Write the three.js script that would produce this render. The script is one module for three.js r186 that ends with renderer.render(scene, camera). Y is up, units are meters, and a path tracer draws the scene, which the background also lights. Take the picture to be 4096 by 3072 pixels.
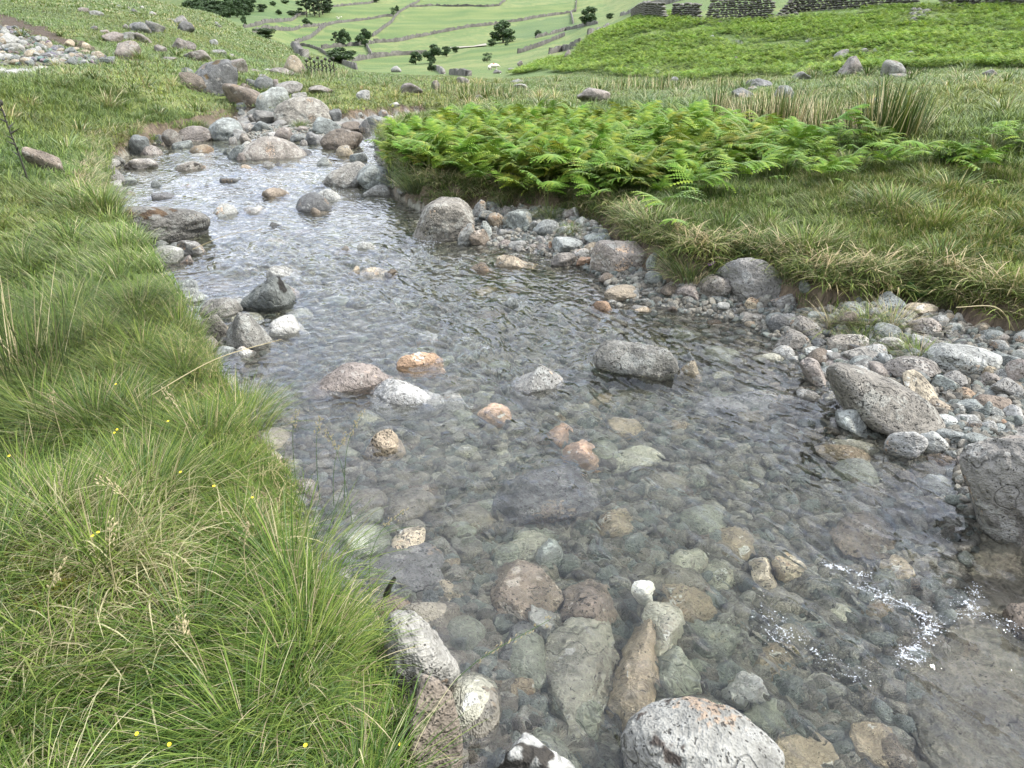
import * as THREE from 'three';
import { mergeVertices, mergeGeometries } from 'three/addons/utils/BufferGeometryUtils.js';

// ------------------------------------------------------------------ camera, sky, sun, exposure
const scene = new THREE.Scene();
const W = 1024, H = 768, F = 715, EYE = 1.9, PITCH = Math.atan((384 - 48) / F);
const camera = new THREE.PerspectiveCamera(2 * Math.atan(384 / F) * 180 / Math.PI, W / H, 0.05, 9000);
camera.position.set(0, EYE, 0);
camera.rotation.set(-PITCH, 0, 0);
const renderer = new THREE.WebGLRenderer({ antialias: true });
renderer.setSize(W, H);
renderer.toneMapping = THREE.LinearToneMapping;
renderer.toneMappingExposure = 3.0;
renderer.shadowMap.enabled = true;
const SUN = new THREE.Vector3(0.66, 0.75, 0.06).normalize();
const sun = new THREE.DirectionalLight(new THREE.Color().setRGB(1, 0.95, 0.86), 2.1);
sun.position.copy(SUN).multiplyScalar(120);
sun.castShadow = true;
sun.shadow.radius = 12;
sun.shadow.mapSize.set(4096, 4096);
Object.assign(sun.shadow.camera, { left: -60, right: 60, top: 60, bottom: -60, near: 1, far: 300 });
scene.add(sun, sun.target);

// ------------------------------------------------------------------ random numbers and noise
function rng(seed) { let a = seed >>> 0; return () => { a = (a + 0x6d2b79f5) | 0; let t = Math.imul(a ^ (a >>> 15), 1 | a); t = (t + Math.imul(t ^ (t >>> 7), 61 | t)) ^ t; return ((t ^ (t >>> 14)) >>> 0) / 4294967296; }; }
const PERM = new Uint8Array(512);
{ const r = rng(7), p = [...Array(256).keys()]; for (let i = 255; i > 0; i--) { const j = Math.floor(r() * (i + 1)); [p[i], p[j]] = [p[j], p[i]]; } for (let i = 0; i < 512; i++) PERM[i] = p[i & 255]; }
const fade = (t) => t * t * t * (t * (t * 6 - 15) + 10);
function g3(h, x, y, z) { h &= 15; const u = h < 8 ? x : y, v = h < 4 ? y : h === 12 || h === 14 ? x : z; return ((h & 1) ? -u : u) + ((h & 2) ? -v : v); }
function noise3(x, y, z) {
  const X0 = Math.floor(x), Y0 = Math.floor(y), Z0 = Math.floor(z), X = X0 & 255, Y = Y0 & 255, Z = Z0 & 255;
  x -= X0; y -= Y0; z -= Z0;
  const u = fade(x), v = fade(y), w = fade(z), A = PERM[X] + Y, AA = PERM[A] + Z, AB = PERM[A + 1] + Z, B = PERM[X + 1] + Y, BA = PERM[B] + Z, BB = PERM[B + 1] + Z;
  const l = (a, b, t) => a + (b - a) * t;
  return l(l(l(g3(PERM[AA], x, y, z), g3(PERM[BA], x - 1, y, z), u), l(g3(PERM[AB], x, y - 1, z), g3(PERM[BB], x - 1, y - 1, z), u), v),
    l(l(g3(PERM[AA + 1], x, y, z - 1), g3(PERM[BA + 1], x - 1, y, z - 1), u), l(g3(PERM[AB + 1], x, y - 1, z - 1), g3(PERM[BB + 1], x - 1, y - 1, z - 1), u), v), w);
}
const noise2 = (x, y) => noise3(x, y, 3.7);
function fbm2(x, y, o = 4) { let s = 0, a = 1, n = 0; for (let i = 0; i < o; i++) { s += a * noise2(x, y); n += a; a *= 0.5; x = x * 2.03 + 11.3; y = y * 2.03 + 5.7; } return s / n; }
function fbm3(x, y, z, o = 4) { let s = 0, a = 1, n = 0; for (let i = 0; i < o; i++) { s += a * noise3(x, y, z); n += a; a *= 0.5; x = x * 2.03 + 7.1; y = y * 2.03 + 3.3; z = z * 2.03 + 9.2; } return s / n; }
const clamp = (x, a = 0, b = 1) => Math.min(b, Math.max(a, x));
const sstep = (a, b, x) => { const t = clamp((x - a) / (b - a)); return t * t * (3 - 2 * t); };
const lerp = (a, b, t) => a + (b - a) * t;
const mix3 = (a, b, t) => [lerp(a[0], b[0], t), lerp(a[1], b[1], t), lerp(a[2], b[2], t)];

// ------------------------------------------------------------------ the sky: bright broken overcast
{
  const w = 1024, h = 512, d = new Float32Array(w * h * 4);
  for (let j = 0; j < h; j++) for (let i = 0; i < w; i++) {
    const el = ((j + 0.5) / h - 0.5) * Math.PI, az = ((i + 0.5) / w) * 2 * Math.PI - Math.PI;
    const x = Math.cos(el) * Math.cos(az), z = Math.cos(el) * Math.sin(az), y = Math.sin(el);
    const k = 1 / (Math.max(y, 0) + 0.25);
    const c = sstep(-0.28, 0.3, fbm2(x * k * 1.7 + 3, z * k * 1.7 + 8, 6));
    const cl = 0.78 + 0.5 * sstep(-0.25, 0.35, fbm2(x * k * 2.6 + 13, z * k * 2.6 - 4, 5));
    const blue = [0.5, 0.64, 0.95], cloud = [cl * 1.0, cl * 1.03, cl * 1.1];
    const c3 = mix3(blue, cloud, 0.35 + 0.65 * c);
    const f = 0.84;
    const o = (j * w + i) * 4;
    for (let m = 0; m < 3; m++) d[o + m] = c3[m] * f;
    d[o + 3] = 1;
  }
  const t = new THREE.DataTexture(d, w, h, THREE.RGBAFormat, THREE.FloatType);
  t.mapping = THREE.EquirectangularReflectionMapping; t.magFilter = t.minFilter = THREE.LinearFilter; t.wrapS = THREE.RepeatWrapping; t.needsUpdate = true;
  scene.background = t; scene.environment = t;
}

// ------------------------------------------------------------------ surveying: where the sight lines of the photograph meet the ground
const CP = Math.cos(PITCH), SP = Math.sin(PITCH);
function ray(px, py) { const x = (px - 512) / F, y = (384 - py) / F; const v = new THREE.Vector3(x, y * CP - SP, -(CP + y * SP)); return v.normalize(); }
function onPlane(px, py, h) { const r = ray(px, py), t = (h - EYE) / r.y; return new THREE.Vector3(r.x * t, h, r.z * t); }
// survey sheets: the place notes were taken on enlarged sheets of the photograph (origin and scale of each)
const SHEET = { O: [0, 0, 1.8517], A: [0, 0, 0.6329], B: [1300, 0, 0.6329], C: [2600, 0, 0.6763], D: [0, 500, 0.6329], E: [1300, 600, 0.6329], F: [2600, 800, 0.7234], G: [0, 1500, 0.9476], H: [1500, 1900, 1.1736], I: [600, 200, 0.4747], J: [3200, 1300, 0.603], K: [0, 200, 0.4521], L: [1500, 1000, 0.4521], M: [1300, 150, 0.3617], N: [1600, 2400, 1.0236] };
const px = (s, x, y) => [(SHEET[s][0] + x * SHEET[s][2]) / 4, (SHEET[s][1] + y * SHEET[s][2]) / 4];

// ------------------------------------------------------------------ terrain
const xz = (list, h) => list.map(([x, y, hh]) => { const [a, b] = px('O', x, y), p = onPlane(a, b, hh === undefined ? h : hh); return [p.x, p.z]; });
const LEFT = xz([[890, 2100], [872, 1800], [848, 1640], [818, 1480], [800, 1330], [762, 1205], [735, 1125], [680, 1078], [608, 1047], [585, 1010], [566, 930], [560, 860], [535, 795], [478, 770], [435, 747], [424, 700], [405, 640], [378, 590], [335, 530], [285, 450], [235, 415], [222, 372]], 0.62)
  .concat(xz([[252, 346], [292, 331], [345, 312], [420, 298], [455, 287], [480, 272], [502, 262]], 0));
const FARW = xz([[540, 300], [620, 305], [700, 300], [750, 296], [775, 286], [800, 274], [900, 264], [960, 262]], 0);
const FARB = xz([[560, 262], [640, 266], [700, 270], [760, 272], [800, 266], [900, 258], [970, 258]], 0);
const RIGHTB = xz([[960, 276], [870, 290], [815, 308], [822, 345], [850, 392], [900, 420], [950, 432], [1020, 436], [1100, 446], [1200, 452], [1290, 486], [1330, 520], [1440, 590], [1520, 604], [1600, 592], [1740, 655], [1850, 662], [1990, 655], [2100, 700], [2212, 722], [2500, 800], [3000, 900]].map(([x, y], i) => [x, y, i < 4 ? 0 : 0.2]), 0);
const RIGHTW = xz([[955, 272], [865, 285], [808, 304], [812, 345], [840, 398], [890, 422], [950, 470], [1050, 530], [1200, 560], [1290, 592], [1330, 645], [1420, 668], [1600, 695], [1690, 745], [1770, 815], [1790, 890], [1900, 905], [1990, 945], [2075, 1000], [2060, 1090], [2150, 1150], [2215, 1210], [2260, 1380], [2330, 1650]], 0);
const NEARW = [[1.6, -0.2], [1.9, 3], [0.3, 3]], NEARB = [[5.2, -1.5], [5, 3], [0.25, 3]];
const WP = LEFT.concat(FARW, RIGHTW, NEARW), BP = LEFT.concat(FARB, RIGHTB, NEARB);
let nearSeg = 0;
function sdf(P, x, z) {
  let ins = false, best = 1e9; nearSeg = 0;
  for (let i = 0, j = P.length - 1; i < P.length; j = i++) {
    const ax = P[j][0], az = P[j][1], bx = P[i][0], bz = P[i][1];
    if ((bz > z) !== (az > z) && x < (ax - bx) * (z - bz) / (az - bz) + bx) ins = !ins;
    const ex = bx - ax, ez = bz - az, t = clamp(((x - ax) * ex + (z - az) * ez) / (ex * ex + ez * ez)), dx = x - ax - ex * t, dz = z - az - ez * t, q = dx * dx + dz * dz;
    if (q < best) { best = q; nearSeg = i; }
  }
  return ins ? -Math.sqrt(best) : Math.sqrt(best);
}
const GX = -15, GZ = -33, GS = 0.05, GNX = 700, GNZ = 740, GB = new Float32Array(GNX * GNZ), GW = new Float32Array(GNX * GNZ), GL = new Float32Array(GNX * GNZ);
for (let j = 0; j < GNZ; j++) for (let i = 0; i < GNX; i++) { const o = j * GNX + i, x = GX + i * GS, z = GZ + j * GS; GB[o] = sdf(BP, x, z); GL[o] = nearSeg > 0 && nearSeg < 21 ? 1 : 0; GW[o] = sdf(WP, x, z); }
function grid(G, x, z) { const a = clamp((x - GX) / GS, 0, GNX - 1.01), b = clamp((z - GZ) / GS, 0, GNZ - 1.01), i = Math.floor(a), j = Math.floor(b), u = a - i, v = b - j, o = j * GNX + i; return lerp(lerp(G[o], G[o + 1], u), lerp(G[o + GNX], G[o + GNX + 1], u), v); }
// ground profiles along bearings: distance and height, the heights levelled from the photograph
const FAR = [[150, 67], [200, 64], [260, 52], [330, 40], [450, 22], [600, 3], [800, -18], [1200, -45], [2500, -60]];
const L0 = [[0.8, null, 0.34], [4, null, 0.42], [8, null, 0.56]], R0 = [[0.8, null, 0.4], [5, null, 0.44], [9, null, 0.55]];
const COLS = [
  [-160, [...L0, [14, 92], [20, 76], [27, 64], [40, 18], [60, -30], [150, -140], [800, -260], [2500, -200]]],
  [0, [...L0, [14, 103], [19, 84], [24, 71], [27, 62], [36, 28], [46, 0], [70, -40], [150, -110], [800, -220], [2500, -160]]],
  [100, [...L0, [14, 110], [23, 71], [30, 51], [42, 20], [52, 0], [80, -30], [150, -60], [300, -60], [800, -80], [2500, -60]]],
  [165, [...L0, [14, 115], [22, 79], [30, 57], [44, 27], [62, 5], [70, 1], [90, 8], [150, 40], [260, 40], [450, 20], [800, 3], [2500, -3]]],
  [205, [...L0, [15, 118], [22, 83], [30, 62], [44, 38], [66, 12], [74, 11], [95, 20], [150, 45], [260, 42], [450, 16], [600, -8], [1200, -30], [2500, -40]]],
  [270, [...L0, [15, 128], [22, 88], [30, 72], [45, 56], [64, 41], [72, 40], [95, 49], [150, 60], [260, 46], [450, 15], [600, -8], [1200, -40], [2500, -40]]],
  [300, [...L0, [16, 128], [22, 90], [30, 76], [45, 64], [60, 53], [68, 52.5], [95, 60], ...FAR]],
  [350, [...L0, [17, 122], [22, 94], [30, 80], [42, 74], [54, 71.5], [60, 71.5], [90, 76], ...FAR]],
  [420, [...R0, [17, 118], [23, 95], [32, 83], [42, 77], [50, 76.5], [80, 80], ...FAR]],
  [500, [...R0, [14, 135], [20, 104], [30, 86], [38, 81], [46, 80.5], [60, 80], [90, 73], [150, 63], [200, 56], [260, 46], [330, 36], [450, 19], [600, 2], [1200, -45], [2500, -60]]],
  [560, [...R0, [14, 138], [20, 106], [30, 87], [38, 80], [46, 76], [58, 66], [72, 56], [80, 55.5], [110, 58], [200, 46], [330, 30], [450, 15], [600, 0], [1200, -45], [2500, -60]]],
  [600, [...R0, [14, 138], [22, 98], [30, 86], [38, 79], [46, 68], [56, 50], [68, 34], [76, 33], [110, 36], [200, 30], [330, 18], [450, 8], [600, -4], [1200, -45], [2500, -60]]],
  [650, [...R0, [14, 138], [22, 98], [29, 86], [37, 79], [46, 60], [56, 38], [66, 21], [74, 16], [90, 13], [200, 5], [330, -2], [600, -20], [1200, -50], [2500, -60]]],
  [720, [...R0, [14, 132], [20, 103], [28, 86], [36, 78], [46, 54], [56, 34], [66, 18], [75, 8], [110, -10], [300, -40], [800, -70], [2500, -70]]],
  [800, [...R0, [14, 126], [18, 107], [26, 88], [37, 73], [46, 46], [56, 24], [64, 11], [74, -4], [110, -30], [300, -60], [800, -80], [2500, -80]]],
  [900, [...R0, [13, 120], [17, 101], [27, 80], [35, 66], [46, 37], [55, 18], [62, 6], [74, -14], [110, -40], [300, -90], [800, -100], [2500, -90]]],
  [1024, [...R0, [12, 122], [16, 103], [25, 77], [33, 61], [46, 28], [52, 17], [59, 5], [74, -24], [110, -60], [300, -120], [800, -140], [2500, -100]]],
  [1200, [...R0, [12, 122], [16, 100], [25, 72], [33, 52], [46, 16], [58, -10], [74, -45], [110, -90], [300, -150], [800, -180], [2500, -120]]],
].map(([cx, list]) => {
  const r60 = ray(cx, 60), az = Math.atan2(r60.x, -r60.z);
  const pts = list.map(([d, y, h]) => {
    if (y === null) return [Math.log(d), h];
    // the sight line with this bearing and this row
    const u = (384 - y) / F, hz = CP + u * SP, vy = u * CP - SP, hd = hz / Math.cos(az);
    return [Math.log(d), EYE + d * vy / hd];
  });
  return { az, pts };
});
function colH(c, s) {
  const p = c.pts;
  if (s <= p[0][0]) return p[0][1];
  for (let i = 1; i < p.length; i++) if (s <= p[i][0]) { const t = (s - p[i - 1][0]) / (p[i][0] - p[i - 1][0]); return lerp(p[i - 1][1], p[i][1], lerp(t, t * t * (3 - 2 * t), 0.35)); }
  return p[p.length - 1][1];
}
function baseH(x, z) {
  const d = Math.hypot(x, z), s = Math.log(Math.max(d, 0.3));
  let az = Math.atan2(x, -z);
  const n = COLS.length;
  if (az <= COLS[0].az) return colH(COLS[0], s);
  if (az >= COLS[n - 1].az) return colH(COLS[n - 1], s);
  let i = 1; while (COLS[i].az < az) i++;
  const t = (az - COLS[i - 1].az) / (COLS[i].az - COLS[i - 1].az);
  return lerp(colH(COLS[i - 1], s), colH(COLS[i], s), lerp(t, t * t * (3 - 2 * t), 0.5));
}
const MOUND = onPlane(...px('O', 70, 1235), 0.5);
function ground(x, z) { // { h, b: distance to the bank foot, w: distance to the water line }
  const d = Math.hypot(x, z);
  let b = 99, w = 99;
  let left = 0;
  if (d < 32) { b = grid(GB, x, z); w = grid(GW, x, z); left = grid(GL, x, z); b += 0.07 * left; w += 0.07 * left; }
  const near = 1 - sstep(30, 60, d);
  let h = baseH(x, z);
  const rough = near * (0.07 * fbm2(x * 1.1, z * 1.1, 3) + 0.085 * noise2(x * 2.4, z * 2.4)) + (1 - near) * d * 0.004 * fbm2(x * 9 / d + 3, z * 9 / d, 4) + sstep(12, 30, d) * near * 0.25 * fbm2(x * 0.35, z * 0.35, 3);
  h += rough;
  if (d < 6) h += 0.13 * Math.exp(-((x - MOUND.x) ** 2 + (z - MOUND.z) ** 2) / 0.16);
  if (b < 0) {
    const g = 0.022 * fbm2(x * 7, z * 7, 3);
    if (w < 0) h = -0.05 - 0.2 * sstep(0, 0.9, -w) + 0.06 * fbm2(x * 1.3 + 4, z * 1.3, 3) + g;
    else h = 0.0 + 0.17 * clamp(w / (w - b + 0.05)) * sstep(0, 0.7, w) + 0.04 * sstep(0, 0.2, w) + g + 0.03 * noise2(x * 2, z * 2);
  } else if (b < 3) {
    const e = b + 0.07 * noise2(x * 2.7 + 9, z * 2.7) + 0.04 * noise2(x * 8, z * 8);
    if (!left) h = lerp(Math.min(h, 0.4), h, sstep(0, 2.6, b));
    h = lerp(0.03, h, sstep(-0.02, 0.26 - 0.06 * left, e));
  }
  return { h, b, w, left };
}
const groundH = (x, z) => ground(x, z).h;
const surfH = (x, z) => { const g = ground(x, z); return g.b < 0 ? Math.max(g.h, 0) : g.h; };
function hit(pxx, pyy, lift = 0, from = 0.8) { // where a sight line meets ground or water
  const r = ray(pxx, pyy), hd = Math.hypot(r.x, r.z);
  let t0 = from / hd, t = t0;
  for (let i = 0; i < 700; i++) {
    const p = EYE + r.y * t - lift;
    if (p < surfH(r.x * t, r.z * t)) break;
    t0 = t; t *= 1.018;
    if (t > 6000) return null;
  }
  for (let i = 0; i < 14; i++) { const m = (t0 + t) / 2; if (EYE + r.y * m - lift < surfH(r.x * m, r.z * m)) t = m; else t0 = m; }
  return new THREE.Vector3(r.x * t, EYE + r.y * t - lift, r.z * t);
}
const inPoly = (P, x, z) => sdf(P, x, z) < 0;
const hitPx = (s, x, y, lift, from) => { const [a, b] = px(s, x, y); return hit(a, b, lift, from); };
const SCREE = [['A', 0, 165], ['A', 160, 215], ['A', 330, 285], ['A', 500, 330], ['A', 700, 375], ['A', 720, 410], ['A', 480, 410], ['A', 260, 415], ['A', 0, 415]].map((a) => hitPx(...a)).map((p) => [p.x, p.z]);
const EARTH = [['A', -60, 60], ['A', 0, 85], ['A', 110, 120], ['A', 220, 155], ['A', 330, 190], ['A', 430, 245], ['A', 600, 295], ['A', 760, 345], ['A', 900, 395], ['A', 760, 372], ['A', 600, 335], ['A', 500, 325], ['A', 400, 290], ['A', 300, 265], ['A', 160, 205], ['A', 0, 155], ['A', -60, 130]].map((a) => hitPx(...a)).map((p) => [p.x, p.z]);
const PATHP = [['A', -80, 425], ['A', 150, 428], ['A', 330, 418], ['A', 300, 438], ['A', 120, 462], ['A', -80, 472]].map((a) => hitPx(...a)).map((p) => [p.x, p.z]);
// land use on the far side of the valley
const area = (s, list) => list.map(([x, y]) => hitPx(s, x, y, 0, 85)).filter(Boolean).map((p) => [p.x, p.z]);
const PASTURE = [
  area('B', [[0, 60], [280, 25], [540, 20], [420, 100], [150, 130], [0, 160]]), area('B', [[0, 175], [300, 130], [420, 115], [300, 220], [220, 270], [0, 290]]),
  area('B', [[330, 230], [540, 55], [800, 55], [1100, 60], [1560, 10], [1560, 70], [1250, 120], [900, 165], [560, 225], [360, 265]]), area('B', [[600, 0], [1130, 0], [1080, 28], [600, 40]]),
  area('B', [[200, 390], [330, 370], [550, 352], [545, 400], [480, 425], [250, 440]]), area('B', [[720, 400], [820, 350], [1130, 270], [1480, 215], [1500, 225], [1250, 320], [1000, 375]]),
  area('A', [[1560, 185], [1900, 105], [2200, 60], [2212, 120], [1900, 165], [1620, 200]]), area('A', [[1700, 215], [1900, 185], [2050, 165], [1880, 265]]), area('A', [[1900, 270], [2080, 180], [2212, 150], [2212, 300], [2000, 300]]),
  area('B', [[1530, 210], [1700, 165], [1680, 190], [1560, 235]]), area('B', [[1160, 330], [1480, 240], [1520, 240], [1260, 330]]),
];
const HAZEL = [area('B', [[1180, 170], [1540, 95], [1600, 160], [1640, 175], [1330, 240], [1200, 240]]), area('A', [[1150, 0], [1900, 0], [1900, 80], [1550, 160], [1400, 120]])];

const N_AZ = 560, N_BACK = 60;
{
  const rings = [];
  const seg = (a, b, n) => { for (let i = 0; i < n; i++) rings.push(a * Math.pow(b / a, i / n)); };
  seg(0.25, 1.1, 10); seg(1.1, 20, 300); seg(20, 100, 150); seg(100, 800, 150); seg(800, 3500, 20); rings.push(3500);
  const azs = [];
  const A = 0.92;
  for (let i = 0; i <= N_AZ; i++) azs.push(-A + 2 * A * i / N_AZ);
  for (let i = 1; i < N_BACK; i++) azs.push(A + (2 * Math.PI - 2 * A) * i / N_BACK);
  const nr = rings.length, na = azs.length, pos = new Float32Array((nr * na + 1) * 3), col = new Float32Array((nr * na + 1) * 3), uv = new Float32Array((nr * na + 1) * 2), idx = [];
  for (let j = 0; j < nr; j++) for (let i = 0; i < na; i++) {
    const d = rings[j], x = d * Math.sin(azs[i]), z = -d * Math.cos(azs[i]), g = ground(x, z), o = j * na + i;
    pos.set([x, g.h, z], o * 3); uv.set([x, z], o * 2);
    let c;
    const v = fbm2(x * 0.7, z * 0.7, 4), v2 = fbm2(x * 0.09 + 4, z * 0.09, 4);
    if (g.b < 0.02) { c = g.w > 0.03 ? mix3([0.17, 0.165, 0.15], [0.26, 0.255, 0.235], sstep(-0.2, 0.3, fbm2(x * 4, z * 4, 3))) : mix3([0.13, 0.118, 0.09], [0.22, 0.21, 0.175], sstep(-0.25, 0.3, v)); }
    else if (g.b < 0.3 - 0.16 * g.left + 0.1 * v) c = mix3([0.1, 0.076, 0.052], [0.15, 0.115, 0.08], sstep(-0.3, 0.3, fbm2(x * 5, z * 5, 3)));
    else {
      c = mix3([0.082, 0.128, 0.03], [0.145, 0.168, 0.05], sstep(-0.2, 0.32, 0.7 * v + 0.7 * v2 + 0.4 * fbm2(x * 0.03, z * 0.03, 3)));
      if (d > 20 && d < 60) {
        if (inPoly(EARTH, x, z)) c = [0.06, 0.042, 0.026]; else if (inPoly(SCREE, x, z)) c = v > -0.05 ? [0.19, 0.175, 0.15] : [0.12, 0.14, 0.05];
        if (inPoly(PATHP, x, z)) c = [0.36, 0.35, 0.33];
      } else if (d > 85) {
        for (const P of PASTURE) if (P.length > 2 && inPoly(P, x, z)) { c = mix3([0.06, 0.108, 0.02], [0.115, 0.15, 0.036], sstep(-0.3, 0.35, fbm2(x * 0.03, z * 0.06, 5))); break; }
        for (const P of HAZEL) if (P.length > 2 && inPoly(P, x, z)) { c = mix3([0.055, 0.1, 0.024], [0.085, 0.125, 0.034], sstep(-0.3, 0.3, fbm2(x * 0.05, z * 0.08, 4))); break; }
      }
    }
    col.set(c.map((q) => q * 1.6), o * 3);
  }
  for (let j = 0; j + 1 < nr; j++) for (let i = 0; i < na; i++) { const a = j * na + i, b = j * na + (i + 1) % na, c = a + na, e = b + na; idx.push(a, b, c, b, e, c); }
  const o = nr * na; pos.set([0, 0.35, 0], o * 3); col.set([0.1, 0.12, 0.05], o * 3);
  for (let i = 0; i < na; i++) idx.push(o, (i + 1) % na, i);
  const g = new THREE.BufferGeometry();
  g.setAttribute('position', new THREE.BufferAttribute(pos, 3)); g.setAttribute('color', new THREE.BufferAttribute(col, 3)); g.setAttribute('uv', new THREE.BufferAttribute(uv, 2));
  g.setIndex(idx); g.computeVertexNormals();
  globalThis.terrainGeo = g;
}

// ------------------------------------------------------------------ computed textures
function tileNoise(size, period, seed) { // smooth noise that repeats
  const r = rng(seed), g = new Float32Array(period * period); for (let i = 0; i < g.length; i++) g[i] = r() * 2 - 1;
  const out = new Float32Array(size * size);
  for (let y = 0; y < size; y++) { const fy = y / size * period, y0 = Math.floor(fy), ty = fade(fy - y0), r0 = (y0 % period) * period, r1 = ((y0 + 1) % period) * period;
    for (let x = 0; x < size; x++) { const fx = x / size * period, x0 = Math.floor(fx), tx = fade(fx - x0), a = x0 % period, b = (x0 + 1) % period;
      out[y * size + x] = lerp(lerp(g[r0 + a], g[r0 + b], tx), lerp(g[r1 + a], g[r1 + b], tx), ty); } }
  return out;
}
function tileFbm(size, period, oct, seed) {
  const out = new Float32Array(size * size); let a = 1, n = 0;
  for (let o = 0; o < oct; o++) { const t = tileNoise(size, Math.min(period << o, size), seed + o * 17); for (let i = 0; i < out.length; i++) out[i] += a * t[i]; n += a; a *= 0.55; }
  for (let i = 0; i < out.length; i++) out[i] /= n * 0.6;
  return out;
}
const toS = (c) => { c = clamp(c); return Math.round(255 * (c <= 0.0031308 ? 12.92 * c : 1.055 * Math.pow(c, 1 / 2.4) - 0.055)); };
function colorTex(size, f) { const d = new Uint8Array(size * size * 4); for (let i = 0; i < size * size; i++) { const c = f(i); d[i * 4] = toS(c[0]); d[i * 4 + 1] = toS(c[1]); d[i * 4 + 2] = toS(c[2]); d[i * 4 + 3] = 255; } return finish(d, size, true); }
function grayTex(size, f) { const d = new Uint8Array(size * size * 4); for (let i = 0; i < size * size; i++) { const c = Math.round(255 * clamp(f(i))); d[i * 4] = d[i * 4 + 1] = d[i * 4 + 2] = c; d[i * 4 + 3] = 255; } return finish(d, size, false); }
function finish(d, size, srgb) { const t = new THREE.DataTexture(d, size, size); t.wrapS = t.wrapT = THREE.RepeatWrapping; t.magFilter = THREE.LinearFilter; t.minFilter = THREE.LinearMipmapLinearFilter; t.generateMipmaps = true; if (srgb) t.colorSpace = THREE.SRGBColorSpace; t.needsUpdate = true; return t; }

const S = 512;
const N = { low: tileFbm(S, 4, 5, 11), mid: tileFbm(S, 10, 5, 31), fine: tileFbm(S, 48, 3, 51), grit: tileNoise(S, 256, 71), spots: tileFbm(S, 104, 2, 91), lich: tileFbm(S, 8, 4, 111), crack: tileFbm(S, 3, 4, 151), patch: tileFbm(S, 3, 3, 131) };
function rockMaterial(base, opt = {}) {
  const { lichen = [0.52, 0.52, 0.48], lt = 0.35, spot = 0.62, cluster = 0.5, warm = [0.34, 0.24, 0.16], wt = 0.7, band = 0, rough = 0.86, bump = 0.02 } = opt;
  const map = colorTex(S, (i) => {
    const k = 1 + 0.34 * N.low[i] + 0.26 * N.mid[i] + 0.26 * N.fine[i] + 0.18 * N.grit[i];
    let c = base.map((q) => q * Math.max(0.25, k));
    c = mix3(c, warm.map((q) => q * (0.9 + 0.3 * N.fine[i])), 0.75 * sstep(wt, wt + 0.2, N.low[i] * 0.6 + N.patch[i] * 0.6 + 0.25 * N.fine[i]));
    if (band) { const y = Math.floor(i / S) / S, q = Math.sin((y * 7 + 0.22 * N.low[i]) * 2 * Math.PI); c = c.map((v) => v * (1 + band * q)); }
    c = mix3(c, lichen.map((q) => q * (0.85 + 0.25 * N.grit[i])), 0.7 * sstep(lt, lt + 0.1, N.lich[i] * 0.9 + 0.1 * N.fine[i] + 0.25 * N.patch[i]));
    c = mix3(c, [0.03, 0.027, 0.023], 0.85 * sstep(spot, spot + 0.1, N.spots[i] + cluster * N.patch[i] * 0.5 + 0.2 * N.fine[i]));
    c = c.map((q) => q * (1 - 0.45 * (1 - sstep(0.008, 0.03, Math.abs(N.crack[i])))));
    return c;
  });
  const bm = grayTex(S, (i) => 0.55 - 0.25 * (1 - sstep(0.008, 0.035, Math.abs(N.crack[i]))) + 0.16 * N.low[i] + 0.14 * N.mid[i] + 0.14 * N.fine[i] + 0.1 * N.grit[i] - 0.18 * sstep(spot, spot + 0.1, N.spots[i] + cluster * N.patch[i] * 0.5 + 0.2 * N.fine[i]));
  return new THREE.MeshStandardMaterial({ map, bumpMap: bm, bumpScale: bump, roughness: rough, vertexColors: true });
}
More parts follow.
